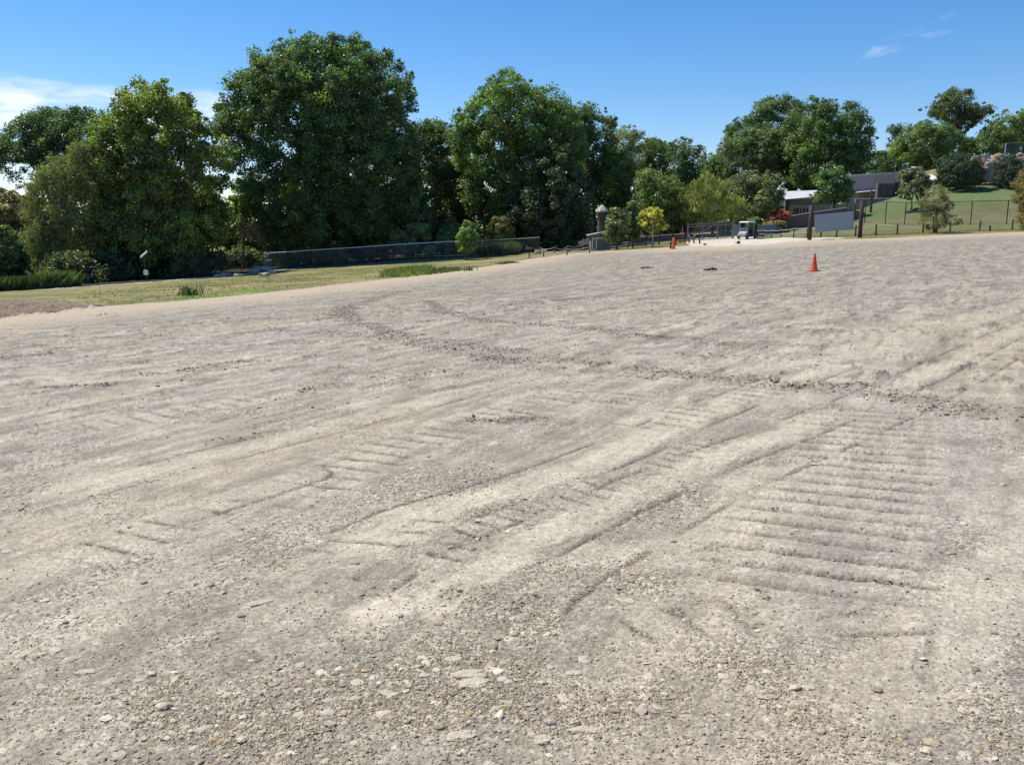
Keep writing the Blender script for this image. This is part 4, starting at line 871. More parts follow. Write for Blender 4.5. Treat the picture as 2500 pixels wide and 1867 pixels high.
tree('left_trunk_tree', 'pale barked slim tree at the far left with a see through crown', 'tree',
     [(60, 500), (80, 480), (110, 490), (124, 540), (120, 600), (96, 640), (66, 610), (56, 550)], 98, base=(80, 0), col=(.070, .090, .035), dens=.5, trunk=.16, nl=14, tmax=2, leaf=.15, clump=.6)
for i, (px, tp, Y, lb) in enumerate([(0, 600, 80, 'dark bush added for shade behind the left reeds'), (180, 610, 76, 'dark bush added for shade right of the reeds under the feathery tree'), (255, 605, 80, 'dark bush added for shade left of the solar post'), (345, 606, 85, 'dark bush added for shade straight behind the solar post'), (420, 604, 85, 'dark bush added for shade right of the solar post'), (90, 560, 90, 'dark bush left of the juniper like tree foot'), (300, 585, 88, 'dark bush under the yellow green tree left side'), (470, 590, 88, 'dark bush under the yellow green tree right side'), (600, 600, 103, 'dark low bush left of the fence start'), (720, 585, 104, 'dark bush behind the fence start'), (880, 570, 105, 'dark bush behind the middle of the left fence')]):
    tree('undergrowth_bush', lb, 'bush', [(px - 80, tp + 60), (px - 55, tp + 18), (px - 10, tp), (px + 40, tp + 8), (px + 80, tp + 50), (px + 85, tp + 85), (px - 80, tp + 90)], Y, base=(px, 0), col=(.042, .055, .026), leaf=.15, clump=.8, per=90, dens=.9, trunk=.08, nl=8, tmax=2.5, var=.35, hue2=((.07, .075, .03), .3), group='dark undergrowth bushes')  # front row behind the path added to darken the strip like tree shade

# -- reeds, tall grass, grass tufts
def blades(name, label, spots, h, wdt, col, mat=GRASS, cat=None, var=.2, lean=.25, kind='stuff', group=None):
    n = len(spots); S_ = np.array(spots); X, Y_ = S_[:, 0], S_[:, 1]; Z0 = terr(X, Y_) - .03
    hh = h * RNG.uniform(.55, 1.2, n); a = RNG.random(n) * 6.283; dx, dy = np.cos(a) * wdt / 2, np.sin(a) * wdt / 2
    lx, ly = RNG.normal(0, lean, n) * hh, RNG.normal(0, lean, n) * hh
    V = np.stack([np.stack([X - dx, Y_ - dy, Z0], 1), np.stack([X + dx, Y_ + dy, Z0], 1), np.stack([X + dx * .7 + lx * .4, Y_ + dy * .7 + ly * .4, Z0 + hh * .6], 1), np.stack([X + lx, Y_ + ly, Z0 + hh], 1)], 1)
    C_ = np.array(col)[None] * (1 + var * RNG.normal(size=(n, 1))).clip(.4, 1.8) * RNG.uniform(.9, 1.1, (n, 3))
    fcs = [np.arange(n * 4).reshape(-1, 4)] + ([np.arange(0, n * 4, 4)[None]] if kind == 'thing' else [])
    o = npmesh(name, V.reshape(-1, 3), fcs, mat, {'Col': np.repeat(C_, 4, 0)})
    return tag(o, label, cat, group, kind)
def spots_poly(poly, n, Yj=0):
    P = W2(poly); xs = [p[0] for p in P]; ys = [p[1] for p in P]; out = []
    while len(out) < n:
        X = RNG.uniform(min(xs), max(xs), n); Y_ = RNG.uniform(min(ys), max(ys), n); k = inpoly(X, Y_, P); out += list(zip(X[k], Y_[k]))
    return out[:n]
RNG = np.random.default_rng(5); random.seed(5)
def row_spots(p0, p1, Y0, Y1, depth, n):
    t = RNG.random(n); out = []
    a = GY(p0, Y0); b = GY(p1, Y1)
    return [(a.x + (b.x - a.x) * q + random.gauss(0, .1), a.y + (b.y - a.y) * q + random.random() * depth) for q in t]
blades('reed_bed', 'tall green reed bed along the far left of the path', row_spots(-60, 152, 60, 66.5, 3.0, 4200), 1.0, .05, (.075, .10, .038), var=.4)
blades('reed_clump', 'tall reeds with pale tips in front of the darker reeds', row_spots(105, 152, 65.0, 66.3, 1.2, 700), 1.25, .05, (.14, .18, .06), var=.4, lean=.32)
blades('blue_green_reeds', 'pale blue green reeds behind the chain link fence', row_spots(1150, 1262, 94.5, 95.5, 2.5, 3600), 1.35, .07, (.15, .19, .11))
blades('tall_grass_clump', 'bright yellow green tall grass clump at the lot edge', spots_poly([(925, 679), (940, 664), (990, 656), (1050, 653), (1062, 660), (1040, 671), (985, 678)], 2600), .32, .06, (.19, .22, .07), var=.4, lean=.5)
blades('dark_grass_clump', 'darker tall grass right of the bright clump', spots_poly([(1040, 672), (1050, 660), (1120, 655), (1125, 662)], 900), .26, .05, (.12, .15, .055), var=.4, lean=.5)
gs = []
for (poly, n) in [([(250, 745), (400, 735), (520, 725), (625, 715), (800, 696), (760, 668), (640, 672), (400, 695), (200, 712), (180, 740)], 9000), ([(800, 696), (1000, 672), (1200, 647), (1100, 645), (900, 656), (760, 668)], 4500)]:
    gs += spots_poly(poly, n)
gs = [q for q in gs if perlin(q[0] * .35, q[1] * .35, 3) + .5 * perlin(q[0] * 1.3, q[1] * 1.3, 8) > -.1]
blades('grass', 'short rough green grass on the strip beyond the lot', gs, .10, .045, (.17, .185, .07), var=.4, lean=.5)
gs = spots_poly([(1965, 583), (2100, 579), (2300, 570), (2480, 562), (2480, 556), (2060, 560), (1960, 572)], 6000) + spots_poly([(1430, 612), (1620, 602), (1640, 592), (1480, 600)], 2600)
blades('lawn_grass', 'short lawn grass round the rope fences', gs, .10, .03, (.18, .24, .06), var=.25)
gs = spots_poly([(2090, 578), (2300, 571), (2500, 564), (2500, 560), (2300, 567), (2100, 575)], 2600)
blades('dry_grass', 'dry straw coloured grass along the right edge of the lot', gs, .22, .03, (.36, .28, .15), var=.25)
for (px, py, n, h, lb) in [(462, 722, 90, .5, 'tall dark weed in the grass strip at the left'), (1142, 661, 60, .35, 'leafy weed beside the dark grass clump'), (245, 771, 12, .12, 'tiny weed on the bare margin at the left')]:
    g = GP(px, py); blades('weed', lb, [(g.x + random.gauss(0, .24), g.y + random.gauss(0, .24)) for _ in range(n)], h, .05, (.09, .12, .045), cat='weed', kind='thing', group='weeds around the lot')
for (px, py, lb) in [(1928, 946, 'sprouting weed left of its twin in the gravel lot'), (1952, 950, 'sprouting weed right of its twin in the gravel lot'), (1893, 933, 'smallest sprouting weed in the track of the gravel lot')]:
    g = GP(px, py); blades('sprout', lb, [(g.x + random.gauss(0, .022), g.y + random.gauss(0, .022)) for _ in range(22)], .085, .012, (.10, .095, .05), cat='weed', kind='thing', group='sprouts in the gravel', lean=.4)
print('trees done', sum(len(o.data.polygons) for o in COL.objects if o.type == 'MESH' and o.name.startswith('crown')))
# ------------------------------------------------------------------ things
RNG = np.random.default_rng(11); random.seed(11)
def rel(p, o): return Vector((p[0] - o[0], p[1] - o[1], p[2] - o[2]))
def disc_tube(mb, p0, p1, r, n=8): return mb.tube([p0, p1], r, n)
def lump(name, loc, size, mat, seed=0, sub=2, rough=.25, parent=None, squash=(1, 1, 1), boxy=0.0):
    """irregular rock"""
    v, f = ico(); vv = [Vector(q) for q in v]; ff = [tuple(q) for q in f]
    for _ in range(sub):
        cache = {}; nf_ = []
        def midp(a, b):
            k = (min(a, b), max(a, b))
            if k not in cache: vv.append(((vv[a] + vv[b]) / 2).normalized()); cache[k] = len(vv) - 1
            return cache[k]
        for a, b, c in ff:
            ab, bc, ca = midp(a, b), midp(b, c), midp(c, a); nf_ += [(a, ab, ca), (b, bc, ab), (c, ca, bc), (ab, bc, ca)]
        ff = nf_
    A = np.array([tuple(q) for q in vv]); s = seed * 3.1
    nz = fbm(A[:, 0] * 1.3 + s, A[:, 1] * 1.3 + A[:, 2] * 1.7 + s, 3, seed)
    if boxy: A = A / (np.abs(A).max(1) ** boxy)[:, None]
    A = A * (1 + rough * nz * 2)[:, None] * np.array(squash) * size
    o = npmesh(name, A, np.array(ff), mat, smooth=False, parent=parent); o.location = loc; return o

# traffic cone
g = GP(1987, 662)
t = thing('traffic_cone', g, 'bright orange traffic cone standing alone on the gravel lot', 'traffic cone', 'traffic cones', rz=.25)
MB().lathe([(.150, .035), (.146, .05), (.118, .20), (.090, .37), (.062, .54), (.036, .69), (.034, .715), (.028, .722)], n=32).build('cone_body', M['orange'], t, smooth=True)
MB().box((0, 0, .018), (.40, .40, .036)).build('base', M['orange'], t, bevel=.012)
g = GP(1644, 608)
t = thing('traffic_cone', g, 'faded tubular orange cone at the lot edge by a thin post', 'traffic cone', 'traffic cones')
MB().lathe([(.155, .03), (.15, .10), (.125, .42), (.118, .72), (.09, .84), (.055, .90), (.03, .95)], n=20).build('cone_body', M['orange_old'], t, smooth=True)
MB().box((0, 0, .02), (.42, .42, .04)).build('base', M['orange'], t, bevel=.012)
# crumpled orange safety netting on a marker post
g = GP(1662, 591); t = thing('safety_netting', g, 'crumpled bright red orange safety netting bunched up by the gate', 'safety netting')
V, Fc = [], []; nu, nv = 30, 26
for i in range(nu + 1):
    k = i / nu
    for j in range(nv):
        a = j / nv * 2 * math.pi
        r = (.30 if k < .3 else .17 if k < .55 else .27) * (1 + .28 * math.sin(a * 5 + k * 9) + .16 * math.sin(a * 11 - k * 21)) * (1 - .5 * max(0, k - .88) * 8)
        V.append((r * math.cos(a) + .28 * k - .10 + .04 * math.sin(k * 25), r * .6 * math.sin(a), k * 1.0 + .03 * math.sin(a * 3 + k * 30)))
for i in range(nu):
    for j in range(nv): Fc.append((i * nv + j, i * nv + (j + 1) % nv, (i + 1) * nv + (j + 1) % nv, (i + 1) * nv + j))
mb = MB(); mb.v = V; mb.f = Fc + [tuple(nu * nv + j for j in range(nv))]; M['rednet'] = mottled('red_orange_netting', (.85, .05, .025), (.75, .12, .03), 12, .6)
mb.build('netting', M['rednet'], t, smooth=True)
MB().tube([(.16, .05, -.2), (.17, .05, 1.75)], .025, 8).build('marker_pole', M['galv'], t)

# sign frame
pL, pR = GP(1976, 586), GP(2099, 581)
t = thing('sign_frame', (pL + pR) / 2, 'blank blue grey sign board between two thick dark timber posts', 'sign')
for p, px, py in ((pL, 1976, 501), (pR, 2099, 490)):
    q = rel(p, t.location); top = At(px, py, p.y).z - t.location.z
    MB().tube([(q.x, q.y, q.z - .3), (q.x, q.y, q.z + (top - q.z) * .5), (q.x + (.05 if px < 2000 else .0), q.y, top)], [.165, .16, .155], 14).build('post', M['post'], t, smooth=True)
c = [rel(At(px, py, (pL.y + pR.y) / 2 + .05), t.location) for px, py in ((1989, 525), (2084, 516), (2085, 560.5), (1990, 567))]
mb = MB(); d_ = Vector((0, .05, 0)); mb.raw([*c, *[q + d_ for q in c]], [(0, 3, 2, 1), (4, 5, 6, 7), (0, 1, 5, 4), (1, 2, 6, 5), (2, 3, 7, 6), (3, 0, 4, 7)])
mb.build('sign_board', M['panel'], t, bevel=.01)
mb = MB()
for a, b in ((0, 1), (3, 2)):
    p0, p1 = c[a], c[b]; dz = Vector((0, .09, -.12 if a == 0 else .12))
    mb.tube([p0 + dz + (p0 - p1).normalized() * .42, p1 + dz + (p1 - p0).normalized() * .40], .028, 6)
mb.build('cross_rail', M['post'], t)

# golf cart --------------------------------------------------------
g = GP(1824, 584); t = thing('golf_cart', g, 'dark golf cart with white roof parked on the tan road by the gate', 'golf cart', rz=math.pi - .78); t.scale = (1.08, 1.08, .97)
M['cart'] = mottled('dark_cart_body', (.035, .03, .035), (.05, .045, .05), 5, .45, bump=0); M['cowl'] = mottled('pale_cart_front', (.26, .255, .265), (.33, .32, .33), 5, .35, bump=0)
M['tyre'] = mottled('tyre', (.02, .02, .02), (.045, .042, .04), 9, .9); M['seat'] = mottled('seat_vinyl', (.05, .04, .04), (.07, .06, .055), 7, .5)
M['screen'] = mottled('clear_screen', (.10, .11, .13), (.14, .15, .18), 3, .12, spec=.6, bump=0)
MB().box((0, -.10, .32), (.98, 2.15, .12)).box((0, .75, .40), (.9, .5, .1)).build('chassis', M['cart'], t, bevel=.03)
mb = MB(); mb.raw([(-.46, 1.18, .34), (.46, 1.18, .34), (.50, .72, .34), (-.50, .72, .34), (-.42, 1.12, .66), (.42, 1.12, .66), (.47, .74, .92), (-.47, .74, .92)], [(3, 2, 1, 0), (4, 5, 6, 7), (0, 1, 5, 4), (1, 2, 6, 5), (2, 3, 7, 6), (3, 0, 4, 7)])
mb.build('front_cowl', M['cowl'], t, bevel=.05)
for s in (-1, 1):
    MB().lathe([(.03, 0), (.07, .005), (.07, .03)], n=12).build('headlight', M['white'], t).location = (s * .3, 1.16, .5); bpy.context.collection.objects[-1].rotation_euler = (-math.pi / 2, 0, 0) if False else (math.pi / 2, 0, math.pi)
MB().box((0, .02, .60), (.96, .50, .16)).build('seat', M['seat'], t, bevel=.04)
MB().box((0, -.26, .86), (.96, .12, .42)).build('seat_back', M['seat'], t, bevel=.04)
MB().box((0, .0, .45), (.98, .62, .22)).build('seat_base', M['cart'], t, bevel=.02)
mb = MB(); mb.box((0, -.82, .48), (1.06, .95, .05)).box((-.52, -.82, .64), (.04, .95, .34)).box((.52, -.82, .64), (.04, .95, .34)).box((0, -1.28, .64), (1.06, .04, .34)).box((0, -.37, .64), (1.06, .04, .34))
mb.build('cargo_box', M['cart'], t, bevel=.015)
MB().raw([(-.56, .86, 1.86), (.56, .86, 1.86), (.56, -.62, 1.86), (-.56, -.62, 1.86), (-.46, .72, 1.98), (.46, .72, 1.98), (.46, -.48, 1.98), (-.46, -.48, 1.98)], [(3, 2, 1, 0), (4, 5, 6, 7), (0, 1, 5, 4), (1, 2, 6, 5), (2, 3, 7, 6), (3, 0, 4, 7)]).build('roof', M['white'], t, bevel=.03)
for s in (-1, 1):
    MB().tube([(s * .47, .80, .85), (s * .47, .72, 1.3), (s * .47, .66, 1.87)], .022, 8).build('roof_post', M['galv'], t)
    MB().tube([(s * .48, -.34, .55), (s * .48, -.40, 1.2), (s * .48, -.45, 1.87)], .022, 8).build('roof_post', M['galv'], t)
MB().raw([(-.44, .80, .90), (.44, .80, .90), (.44, .735, 1.30), (-.44, .735, 1.30)], [(0, 1, 2, 3)]).raw([(-.44, .812, .90), (.44, .812, .90), (.44, .747, 1.30), (-.44, .747, 1.30)], [(3, 2, 1, 0)]).build('windscreen', M['screen'], t)
mb = MB(); mb.tube([(-.22, .62, .85), (-.22, .45, 1.05)], .018, 8)
mb.tube([(-.22 + .17 * math.cos(a), .45 + .12 * math.sin(a), 1.05 + .10 * math.sin(a)) for a in np.linspace(0, 2 * math.pi, 17)], .014, 6, cap=False); mb.build('steering_wheel', M['black'], t)
w0 = None
for (x_, y_) in ((-.46, .88), (.46, .88), (-.46, -.80), (.46, -.80)):
    if w0 is None:
        w0 = MB().lathe([(.14, -.09), (.225, -.085), (.24, -.06), (.24, .06), (.225, .085), (.14, .09)], n=24).build('wheel', M['tyre'], t, smooth=False); r0_ = MB().lathe([(.03, -.096), (.13, -.094), (.14, -.08), (.14, .08), (.13, .094), (.03, .096)], n=18).build('rim', M['galv'], w0)
        wo_ = w0
    else:
        wo_ = w0.copy(); COL.objects.link(wo_); wo_.parent = t; r_ = r0_.copy(); COL.objects.link(r_); r_.parent = wo_
    wo_.location = (x_, y_, .24); wo_.rotation_euler = (0, math.pi / 2, .25 if y_ > 0 else 0)
for s in (-1, 1): MB().box((s * .46, .88, .53), (.26, .56, .05)).build('fender', M['cowl'], t, bevel=.02)

# metal gate ---------------------------------------------------------
pa, pb = GY(1678, 100.5), GY(1790, 100.5); t = thing('metal_gate', pa, 'grey tubular metal double gate with mesh across the tan road', 'gate')
M['gate'] = mottled('dull_gate_steel', (.16, .165, .20), (.22, .225, .26), 5, .5, .4, bump=0)
L = (pb - pa).length; dirv = (pb - pa).normalized(); slope = (pb.z - pa.z) / L
def gp_(k, h): return (dirv.x * k * L, dirv.y * k * L, slope * k * L + h)
mb = MB()
for k in (0, .325, .655, 1): MB().tube([gp_(k, -.3), gp_(k, 2.0)], .07, 8).build('post', M['gate'], t)
for (k0, k1) in ((.01, .645), (.665, .99)):
    mb = MB()
    for h in (.10, .95, 1.62, 1.88): mb.tube([gp_(k0, h), gp_(k1, h)], .038, 6)
    for k in (k0, (k0 + k1) / 2, k1): mb.tube([gp_(k, .08), gp_(k, 1.9)], .035, 6)
    if k0 < .5: mb.tube([gp_(k0 + .2, .62), gp_(k1 - .06, 1.7)], .034, 6)
    for k in np.linspace(k0 + .34 if k0 < .5 else k0, k1, 18): mb.tube([gp_(k, .1), gp_(k, .95)], .009, 4)
    lf = mb.build('gate_leaf', M['gate'], t)
    MB().raw([gp_(k0, .1), gp_(k1, .1), gp_(k1, 1.62), gp_(k0, 1.62)], [(0, 1, 2, 3)]).build('wire_mesh', M['chaindark'], lf)
for k in (1.02, 1.08): pass
g2 = GY(1795, 99.8); t2 = thing('metal_screen', g2, 'grey blue metal panel beside the gate behind the golf cart', 'panel')
MB().box((0, 0, .95), (.75, .06, 1.3)).build('sheet', M['gate'], t2, bevel=.01)
MB().tube([(-.38, 0, -.2), (-.38, 0, 1.9)], .06, 8).tube([(.38, 0, -.2), (.38, 0, 1.9)], .06, 8).build('post', M['gate'], t2)

def wall_between(name, label, cat, pts, mat, board=.0, thick=.08, capmat=None, cap=(.12, .05), kind=None, base_drop=.3, post=None, group=None, partname='boards'):
    """upright wall through (px, toppy, Y) points; its foot follows the ground"""
    o0 = GY(pts[0][0], pts[0][2]); t = thing(name, o0, label, cat, group); mb = MB(); mc = MB(); mp = MB()
    for (a, b) in zip(pts[:-1], pts[1:]):
        A_, B_ = GY(a[0], a[2]), GY(b[0], b[2]); ta, tb = At(a[0], a[1], a[2]), At(b[0], b[1], b[2]); ta.x, tb.x = ta.x, tb.x
        L = math.hypot(B_.x - A_.x, B_.y - A_.y); n = max(1, int(L / board)) if board else 1
        nx, ny = -(B_.y - A_.y) / L, (B_.x - A_.x) / L
        for i in range(n):
            k0, k1 = i / n, (i + 1) / n; off = (.012 * ((i * 7) % 3)) if board else 0
            gap = .0 if not board else .006 / L
            q = []
            for k in (k0 + gap, k1 - gap):
                x_, y_ = A_.x + (B_.x - A_.x) * k, A_.y + (B_.y - A_.y) * k
                zb = A_.z + (B_.z - A_.z) * k - base_drop; ztp = ta.z + (tb.z - ta.z) * k
                q.append((x_ - o0.x, y_ - o0.y, zb - o0.z, ztp - o0.z))
            v = []
            for (x_, y_, zb, zt) in q:
                for z_ in (zb, zt):
                    v.append((x_ + nx * (thick / 2 + off), y_ + ny * (thick / 2 + off), z_)); v.append((x_ - nx * (thick / 2 + off), y_ - ny * (thick / 2 + off), z_))
            mb.raw(v, [(0, 1, 3, 2), (4, 6, 7, 5), (0, 4, 5, 1), (2, 3, 7, 6), (1, 5, 7, 3), (0, 2, 6, 4)])
        if capmat: mc.tube([(ta.x - o0.x, ta.y - o0.y, ta.z - o0.z + cap[1]), (tb.x - o0.x, tb.y - o0.y, tb.z - o0.z + cap[1])], cap[0] / 2, 6)
    mb.build(partname, mat, t)
    if capmat: mc.build('cap_rail', capmat, t)
    return t
wall_between('board_wall', 'dark board wall standing behind the metal gate', 'wall', [(1690, 551, 115), (1760, 541, 115), (1850, 531, 116)], M['brownfence'], board=.2)
wall_between('board_fence', 'purple brown board fence with pale sloping cap behind the sign', 'fence', [(1916, 531, 103), (1975, 521, 103.5), (2068, 508, 104.5)], M['brownfence'], board=.22, capmat=M['rail'])
wall_between('board_fence', 'short brown fence end stepping back right of the pale cap', 'fence', [(2070, 510, 106), (2110, 519, 109)], M['brownfence'], board=.22)
wall_between('tan_board_fence', 'tan board fence on the bank behind the sign and utility pole', 'fence', [(1974, 501, 118), (2050, 498, 118.5), (2122, 493, 119)], M['tanwall'], board=.2)
wall_between('low_wall', 'low blue grey wall right of the golf cart under the orange bush', 'wall', [(1850, 551, 99), (1890, 547, 100), (1920, 545, 101)], M['gate'], capmat=None)
b_ = GY(1880, 98.6); tag(MB().box((b_.x, b_.y, At(1880, 547.5, 98.6).z), (.62, .2, .12)).build('pipe_piece', M['rail'], bevel=.03), 'short pale pipe piece lying on the low blue grey wall', 'pipe')
# pale-railed fence left of the gate
A_ = GY(1545, 96); B_ = GY(1672, 98); t = thing('rail_fence', A_, 'dark board fence with two pale rails along the lawn left of the gate', 'fence'); d = B_ - A_
def rl(k, h): return (d.x * k, d.y * k, d.z * k + h)
for i in range(5): MB().box(rl(i / 4, .55), (.16, .16, 1.35)).build('post', M['post'], t)
mb = MB()
for i in range(4):
    for hh in np.arange(.42, .95, .13): mb.tube([rl(i / 4 + .02, hh), rl((i + 1) / 4 - .02, hh)], .06, 4)
mb.build('boards', M['brownfence'], t)
for h in (1.02, .30): MB().tube([rl(0, h), rl(.5, h + .01), rl(1, h)], .05, 6).build('rail', M['rail'], t)
# posts, stump, barricade near the gate
for (px, py, h, lean, lb) in [(1637, 607, .52, 0, 'short dark post left of the tubular orange cone'), (1650, 600, .80, 0, 'dark post right of the tubular orange cone'), (1682, 593.5, .58, 0, 'dark post at the left end of the blue barricade'), (1694, 594.5, .72, 0, 'dark post at the right end of the blue barricade'), (1709, 595.5, .85, -.16, 'leaning dark post left of the road'), (1721, 599, .16, 0, 'low dark stump at the corner of the road'), (1494, 604, .22, 0, 'thick low stump on the lawn near the shed')]:
    g = GP(px, py); t = tag(MB().tube([(0, 0, -.2), (lean * .5 * h, 0, h * .5), (lean * h * 1.5, 0, h)], [.085, .08, .075] if h > .3 else [.13, .125, .12], 10).build('post' if h > .3 else 'stump', M['postgrey'] if h < .3 else M['post']), lb, 'post' if h > .3 else 'stump', 'single posts near the gate' if h > .3 else None); t.location = g
g = GP(1688, 590.5); t = thing('barricade', g, 'sagging blue and white plastic barricade between two dark posts', 'barricade')
MB().box((0, 0, .42), (.50, .12, .28), M=Matrix.Rotation(.12, 3, 'Y')).build('board', M['blue'], t, bevel=.02)
MB().tube([(-.42, 0, .85), (-.26, 0, .52), (-.2, 0, .30)], .035, 6).tube([(.42, 0, .82), (.30, 0, .6), (.22, 0, .35)], .035, 6).tube([(-.22, -.07, .28), (.25, -.07, .22)], .05, 6).build('strap', M['white'], t)
g = GP(1803, 595); tag(lump('stump', g + Vector((0, 0, .05)), .15, M['post'], 4, 1, .25, squash=(1, 1, 1.2)), 'small dark brown stump on the tan road in front of the cart', 'stump')
g = GP(1796, 595); tag(lump('rock', g + Vector((0, 0, .02)), .06, M['post'], 5, 1, .25), 'tiny dark stone left of the small stump on the road', 'rock')

# rope fences --------------------------------------------------------
def rope_fence(label, spots, hs, rope_h, mat=M['post'], r=.06, sag=.12, group='rope fences', ropem=None, rr=.022):
    P = [GP(px, py) for px, py in spots]; o0 = P[0]; t = thing('rope_fence', o0, label, 'rope fence', group)
    for i, p in enumerate(P):
        q = rel(p, o0); MB().tube([(q.x, q.y, q.z - .25), (q.x + random.uniform(-.02, .02), q.y, q.z + hs * random.uniform(.96, 1.06))], [r, r * .92], 9).build('post', mat, t)
    for h in rope_h:
        mb = MB(); pts = []
        for i in range(len(P) - 1):
            a, b = rel(P[i], o0) + Vector((0, -.05, h)), rel(P[i + 1], o0) + Vector((0, -.05, h)); s_ = sag * random.uniform(.6, 1.3) * min(1.5, (b - a).length / 2.2)
            for k in np.linspace(0, 1, 9)[:-1]: q = a.lerp(b, k); q.z -= s_ * 4 * k * (1 - k); pts.append(q)
        pts.append(rel(P[-1], o0) + Vector((0, -.05, h))); mb.tube(pts, rr, 6); mb.build('rope', ropem or M['rope'], t)
    return t
M['ropeg'] = mottled('weathered_yellow_rope', (.50, .52, .30), (.62, .62, .42), 14, .9)
rope_fence('drooping pale rope fence at the tip of the grass strip, nearer row', [(1292, 631), (1327, 627), (1384, 623), (1439, 618)], .62, (.56, .34), sag=.16, rr=.028)
rope_fence('drooping pale rope fence behind the nearer row on the bank', [(1319, 622), (1354, 620), (1387, 616), (1427, 611), (1446, 609), (1478, 608.5), (1533, 606), (1592, 603)], .72, (.66, .38), sag=.16, rr=.025)
rope_fence('rope fence running from the cart to the sign with white ropes', [(1848, 581), (1862, 580.5), (1883, 581), (1907, 580.5), (1937, 581), (1970, 580)], .86, (.80, .40), sag=.05, rr=.03, ropem=M['rail'])
rope_fence('rope fence along the lawn from the sign to the right edge', [(2004, 580), (2042, 579), (2088, 578), (2138, 576.5), (2190, 574.5), (2253, 570.5), (2319, 567), (2391, 565), (2471, 561.5), (2550, 558)], .95, (.80, .42), sag=.03, r=.075, rr=.018, ropem=M['ropeg'])
g = GP(2416, 565.5); t = tag(MB().tube([(0, 0, -.2), (0, 0, .55)], [.08, .075], 10).build('post', M['post']), 'short thick post between the last tall posts of the lawn rope fence', 'post', 'single posts near the gate'); t.location = g

# chain link fences ----------------------------------------------------
def chain_fence(label, spots, h, metal, mesh, rail_r=.03, post_r=.035, byY=False, hl=None, railmat=None):
    P = [GY(*s) if byY else GP(*s) for s in spots]; o0 = P[0]; t = thing('chain_link_fence', o0, label, 'chain link fence', 'chain link fences')
    Q = [rel(p, o0) for p in P]
    for q in Q: MB().tube([(q.x, q.y, q.z - .2), (q.x, q.y, q.z + h + .04)], post_r, 8).build('post', metal, t)
    MB().tube([(q.x, q.y, q.z + h) for q in Q], rail_r, 8).build('top_rail', railmat or metal, t)
    mb = MB()
    for a, b in zip(Q[:-1], Q[1:]): mb.raw([(a.x, a.y - .03, a.z), (b.x, b.y - .03, b.z), (b.x, b.y - .03, b.z + h), (a.x, a.y - .03, a.z + h)], [(0, 1, 2, 3)])
    mb.build('wire_mesh', mesh, t)
    return t
chain_fence('long chain link fence with shining top rail below the great tree', [(645, 663), (704, 658), (763, 652.5), (824, 649), (886, 645), (947, 640.5), (1010, 636.5), (1077, 632.5), (1139, 629.5)], 1.83, M['dkgreenmetal'], M['chain'], .05, railmat=M['white'])
chain_fence('duller chain link fence continuing right past the small fence tree', [(1148, 629), (1200, 625.5), (1260, 622), (1318, 619)], 1.75, M['dkgreenmetal'], M['chain'], .03, railmat=M['rail'])
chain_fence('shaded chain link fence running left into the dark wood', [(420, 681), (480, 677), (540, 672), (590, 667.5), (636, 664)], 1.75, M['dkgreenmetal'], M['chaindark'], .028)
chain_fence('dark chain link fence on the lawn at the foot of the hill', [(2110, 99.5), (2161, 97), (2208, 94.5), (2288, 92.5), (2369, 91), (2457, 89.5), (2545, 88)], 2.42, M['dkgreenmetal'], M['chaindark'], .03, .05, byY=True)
chain_fence('dark chain link fence stepping back toward the brown fence', [(2066, 108), (2086, 103), (2106, 100)], 2.1, M['dkgreenmetal'], M['chaindark'], .02, .04, byY=True)

# tower, sheds ---------------------------------------------------------
g = GY(1468, 91); zt = At(1468, 500, 91).z - g.z; ze = At(1468, 514, 91).z - g.z; t = thing('wooden_tower', g, 'narrow dark wooden tower with flared shake roof among the trees', 'tower')
MB().lathe([(.52, -.3), (.47, ze * .5), (.42, ze - .9), (.40, ze - .85), (.40, ze - .1)], n=8).build('shaft', M['brick'], t)
mb = MB()
for k in range(8):
    a = k / 8 * 2 * math.pi; mb.box((.47 * math.cos(a), .47 * math.sin(a), ze - .85), (.12, .12, .12), rz=a)
mb.build('bracket', M['brick'], t)
n = 16; prof = [(.68, ze - .12), (.62, ze), (.38, ze + (zt - ze) * .5), (.18, ze + (zt - ze) * .85), (.05, zt)]
mb = MB().lathe(prof, n=n); mb.v = [(x_ * (1 + (.06 if (i % n) % 2 else -.04)), y_ * (1 + (.06 if (i % n) % 2 else -.04)), z_ - (.06 if (i // n) == 0 and (i % n) % 2 else 0)) for i, (x_, y_, z_) in enumerate(mb.v)]
mb.build('roof', M['shingle'], t)
A_, B_ = GY(1443, 89.5), GY(1489, 89.5); h0, h1 = At(1438, 574, 89.5).z - A_.z, At(1489, 565, 89.5).z - A_.z
t = thing('small_shed', A_, 'small pale grey lean to shed with sloping roof below the tower', 'shed'); wd = B_.x - A_.x
M['shedgrey'] = mottled('grey_shed_panel', (.15, .15, .155), (.21, .21, .215), 2, .8)
MB().prism([(0, -.5), (wd, -.5), (wd, h1), (0, h0)], 0, 2.2).build('wall', M['shedgrey'], t)
MB().prism([(-.3, h0 - .08), (wd + .15, h1 + .02), (wd + .15, h1 + .12), (-.3, h0 + .03)], -.3, 2.4).build('roof', M['rail'], t)
fr = MB()
for (x0, x1, z0, z1) in ((.1, .18, .1, h0 - .3), (.5, .58, .1, h0 - .3), (.1, wd - .1, h0 - .36, h0 - .28), (.1, .58, .1, .18)): fr.box(((x0 + x1) / 2, -.02, (z0 + z1) / 2), (x1 - x0, .04, z1 - z0))
fr.build('door_frame', M['white'], t)
